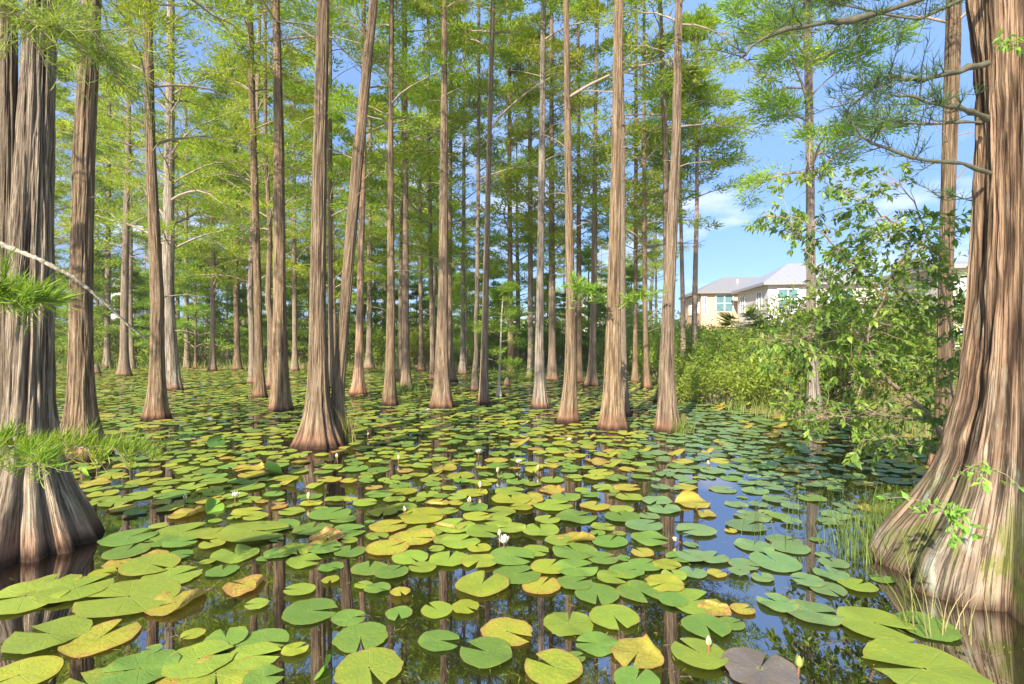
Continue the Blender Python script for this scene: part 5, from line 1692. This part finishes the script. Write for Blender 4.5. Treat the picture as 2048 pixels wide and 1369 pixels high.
LAND.append((water(1600, 1070)[0], water(1600, 1070)[1], 'the thin dark reeds'))

# labels of the pads: colour, notch, and how close each lies to a landmark
ORD = ['nearest', 'second nearest', 'third nearest', 'fourth nearest', 'fifth nearest', 'sixth nearest', 'seventh nearest', 'eighth nearest']
PX = np.array([p['x'] for p in pads]); PY = np.array([p['y'] for p in pads])
STY = np.array([p['s'] for p in pads])
best = [None] * len(pads)
cand = []
for li, (lx, ly, sh) in enumerate(LAND):
    dist = np.hypot(PX - lx, PY - ly)
    for s in set(STY):
        ids = np.where(STY == s)[0]
        for rk, i in enumerate(ids[np.argsort(dist[ids])][:8]):
            cand.append((rk * .35 + dist[i], rk, i, li))
for _, rk, i, li in sorted(cand):
    if best[i] is None: best[i] = (rk, li)
for i, p in enumerate(pads):
    deg = math.degrees(p['n']) % 360
    nd = 'pointing right' if deg < 45 or deg >= 315 else 'pointing away' if deg < 135 else 'pointing left' if deg < 225 else 'pointing nearer'
    w = PWORD[p['s']]
    if best[i] is not None:
        rk, li = best[i]
        lab = '%s lily pad %s %s' % (w, ORD[rk] + ' to', LAND[li][2])
        gr = 'floating lily pads'
    else:
        px = 1024 + p['x'] / p['y'] * FPX
        zone = 'left of the wide skirted cypress' if px < 585 else 'between skirted and ribbed cypresses' if px < 860 else 'in the pond centre' if px < 1290 else 'before the bank'
        lab = '%s lily pad in the packed raft %s' % (w, zone)
        gr = '%s pads of the raft %s' % (w, zone)
    tag(pad_objs[i], lab, 'lily pad', gr)

# ------------------------------------------------------------------ thin haze added over pond and wood to lift the far darks
def haze():
    g = Geo(); box(g, -140, 90, -30, 130, -2.0, 24)
    k = NT('haze_air')
    v = k.n('ShaderNodeVolumePrincipled')
    v.inputs['Color'].default_value = (.93, .96, 1, 1)
    v.inputs['Density'].default_value = HAZE
    v.inputs['Anisotropy'].default_value = .2
    k.l(v.outputs[0], k.out.inputs['Volume'])
    tag(obj('haze', g.mesh('haze', [k.m], smooth_q=False)), kind='stuff')


HAZE = .0008
haze()

# ------------------------------------------------------------------ sky, sun, camera
SUN_EL, SUN_AZ = R(33), R(24)            # sun behind the lens, a little to its left
to_sun = Vector((-math.sin(SUN_AZ) * math.cos(SUN_EL), -math.cos(SUN_AZ) * math.cos(SUN_EL), math.sin(SUN_EL)))
world = bpy.data.worlds.new('World')
scene.world = world
world.use_nodes = True
nt = world.node_tree
nt.nodes.clear()
out = nt.nodes.new('ShaderNodeOutputWorld')
bg = nt.nodes.new('ShaderNodeBackground')
sky = nt.nodes.new('ShaderNodeTexSky')
sky.sky_type = 'NISHITA'
sky.sun_disc = False
sky.sun_elevation = SUN_EL
sky.sun_rotation = math.atan2(to_sun.x, to_sun.y)
sky.air_density = 1.0
sky.dust_density = .6
sky.ozone_density = 1.5
bg.inputs['Strength'].default_value = .15
# soft clouds low in the sky
tcw = nt.nodes.new('ShaderNodeTexCoord')
mp = nt.nodes.new('ShaderNodeMapping'); mp.inputs['Scale'].default_value = (3.2, 3.2, 8.5); mp.inputs['Location'].default_value = (.35, .2, .1)
nz = nt.nodes.new('ShaderNodeTexNoise'); nz.inputs['Scale'].default_value = 1.5; nz.inputs['Detail'].default_value = 7; nz.inputs['Roughness'].default_value = .52
mr = nt.nodes.new('ShaderNodeMapRange'); mr.inputs[1].default_value = .52; mr.inputs[2].default_value = .82
sep = nt.nodes.new('ShaderNodeSeparateXYZ')
mr2 = nt.nodes.new('ShaderNodeMapRange'); mr2.inputs[1].default_value = .42; mr2.inputs[2].default_value = .2
mul = nt.nodes.new('ShaderNodeMath'); mul.operation = 'MULTIPLY'
mx = nt.nodes.new('ShaderNodeMix'); mx.data_type = 'RGBA'
lk = nt.links.new
lk(tcw.outputs['Generated'], mp.inputs[0]); lk(mp.outputs[0], nz.inputs['Vector']); lk(nz.outputs[0], mr.inputs[0])
lk(tcw.outputs['Generated'], sep.inputs[0]); lk(sep.outputs[2], mr2.inputs[0])
lk(mr.outputs[0], mul.inputs[0]); lk(mr2.outputs[0], mul.inputs[1])
ctl = nt.nodes.new('ShaderNodeMix'); ctl.data_type = 'RGBA'; ctl.blend_type = 'MULTIPLY'
mr3 = nt.nodes.new('ShaderNodeMapRange'); mr3.inputs[1].default_value = 1.15; mr3.inputs[2].default_value = .0
mr3.interpolation_type = 'SMOOTHERSTEP'
lk(sep.outputs[2], mr3.inputs[0]); lk(mr3.outputs[0], ctl.inputs[0]); lk(sky.outputs[0], ctl.inputs[6]); ctl.inputs[7].default_value = (.17, .215, .315, 1)
lk(mul.outputs[0], mx.inputs[0]); lk(ctl.outputs[2], mx.inputs[6]); mx.inputs[7].default_value = (3.1, 2.95, 3.1, 1)
lk(mx.outputs[2], bg.inputs[0]); lk(bg.outputs[0], out.inputs[0])

sun = bpy.data.lights.new('sun', 'SUN')
sun.energy = 3.3
sun.angle = R(.5)
sun.color = (1.0, .90, .76)
so = bpy.data.objects.new('sun', sun)
so.rotation_euler = to_sun.to_track_quat('Z', 'Y').to_euler()
so.location = (0, -20, 30)
COL.objects.link(so)

cam = bpy.data.cameras.new('camera')
cam.sensor_width = 36
cam.lens = 36 * FPX / 2048
cam.shift_y = (HORY - 684.5) / 2048
cam.clip_start = .05
cam.clip_end = 2000
co = bpy.data.objects.new('camera', cam)
co.location = (0, 0, H_CAM)
co.rotation_euler = (PI / 2, 0, 0)
COL.objects.link(co)
scene.camera = co

vs = scene.view_settings
vs.view_transform = 'Standard'
vs.look = 'None'
vs.exposure = 1.98
vs.gamma = 1
scene.cycles.max_bounces = 8
scene.cycles.transmission_bounces = 6
scene.cycles.diffuse_bounces = 5
scene.cycles.glossy_bounces = 3
scene.cycles.use_denoising = True
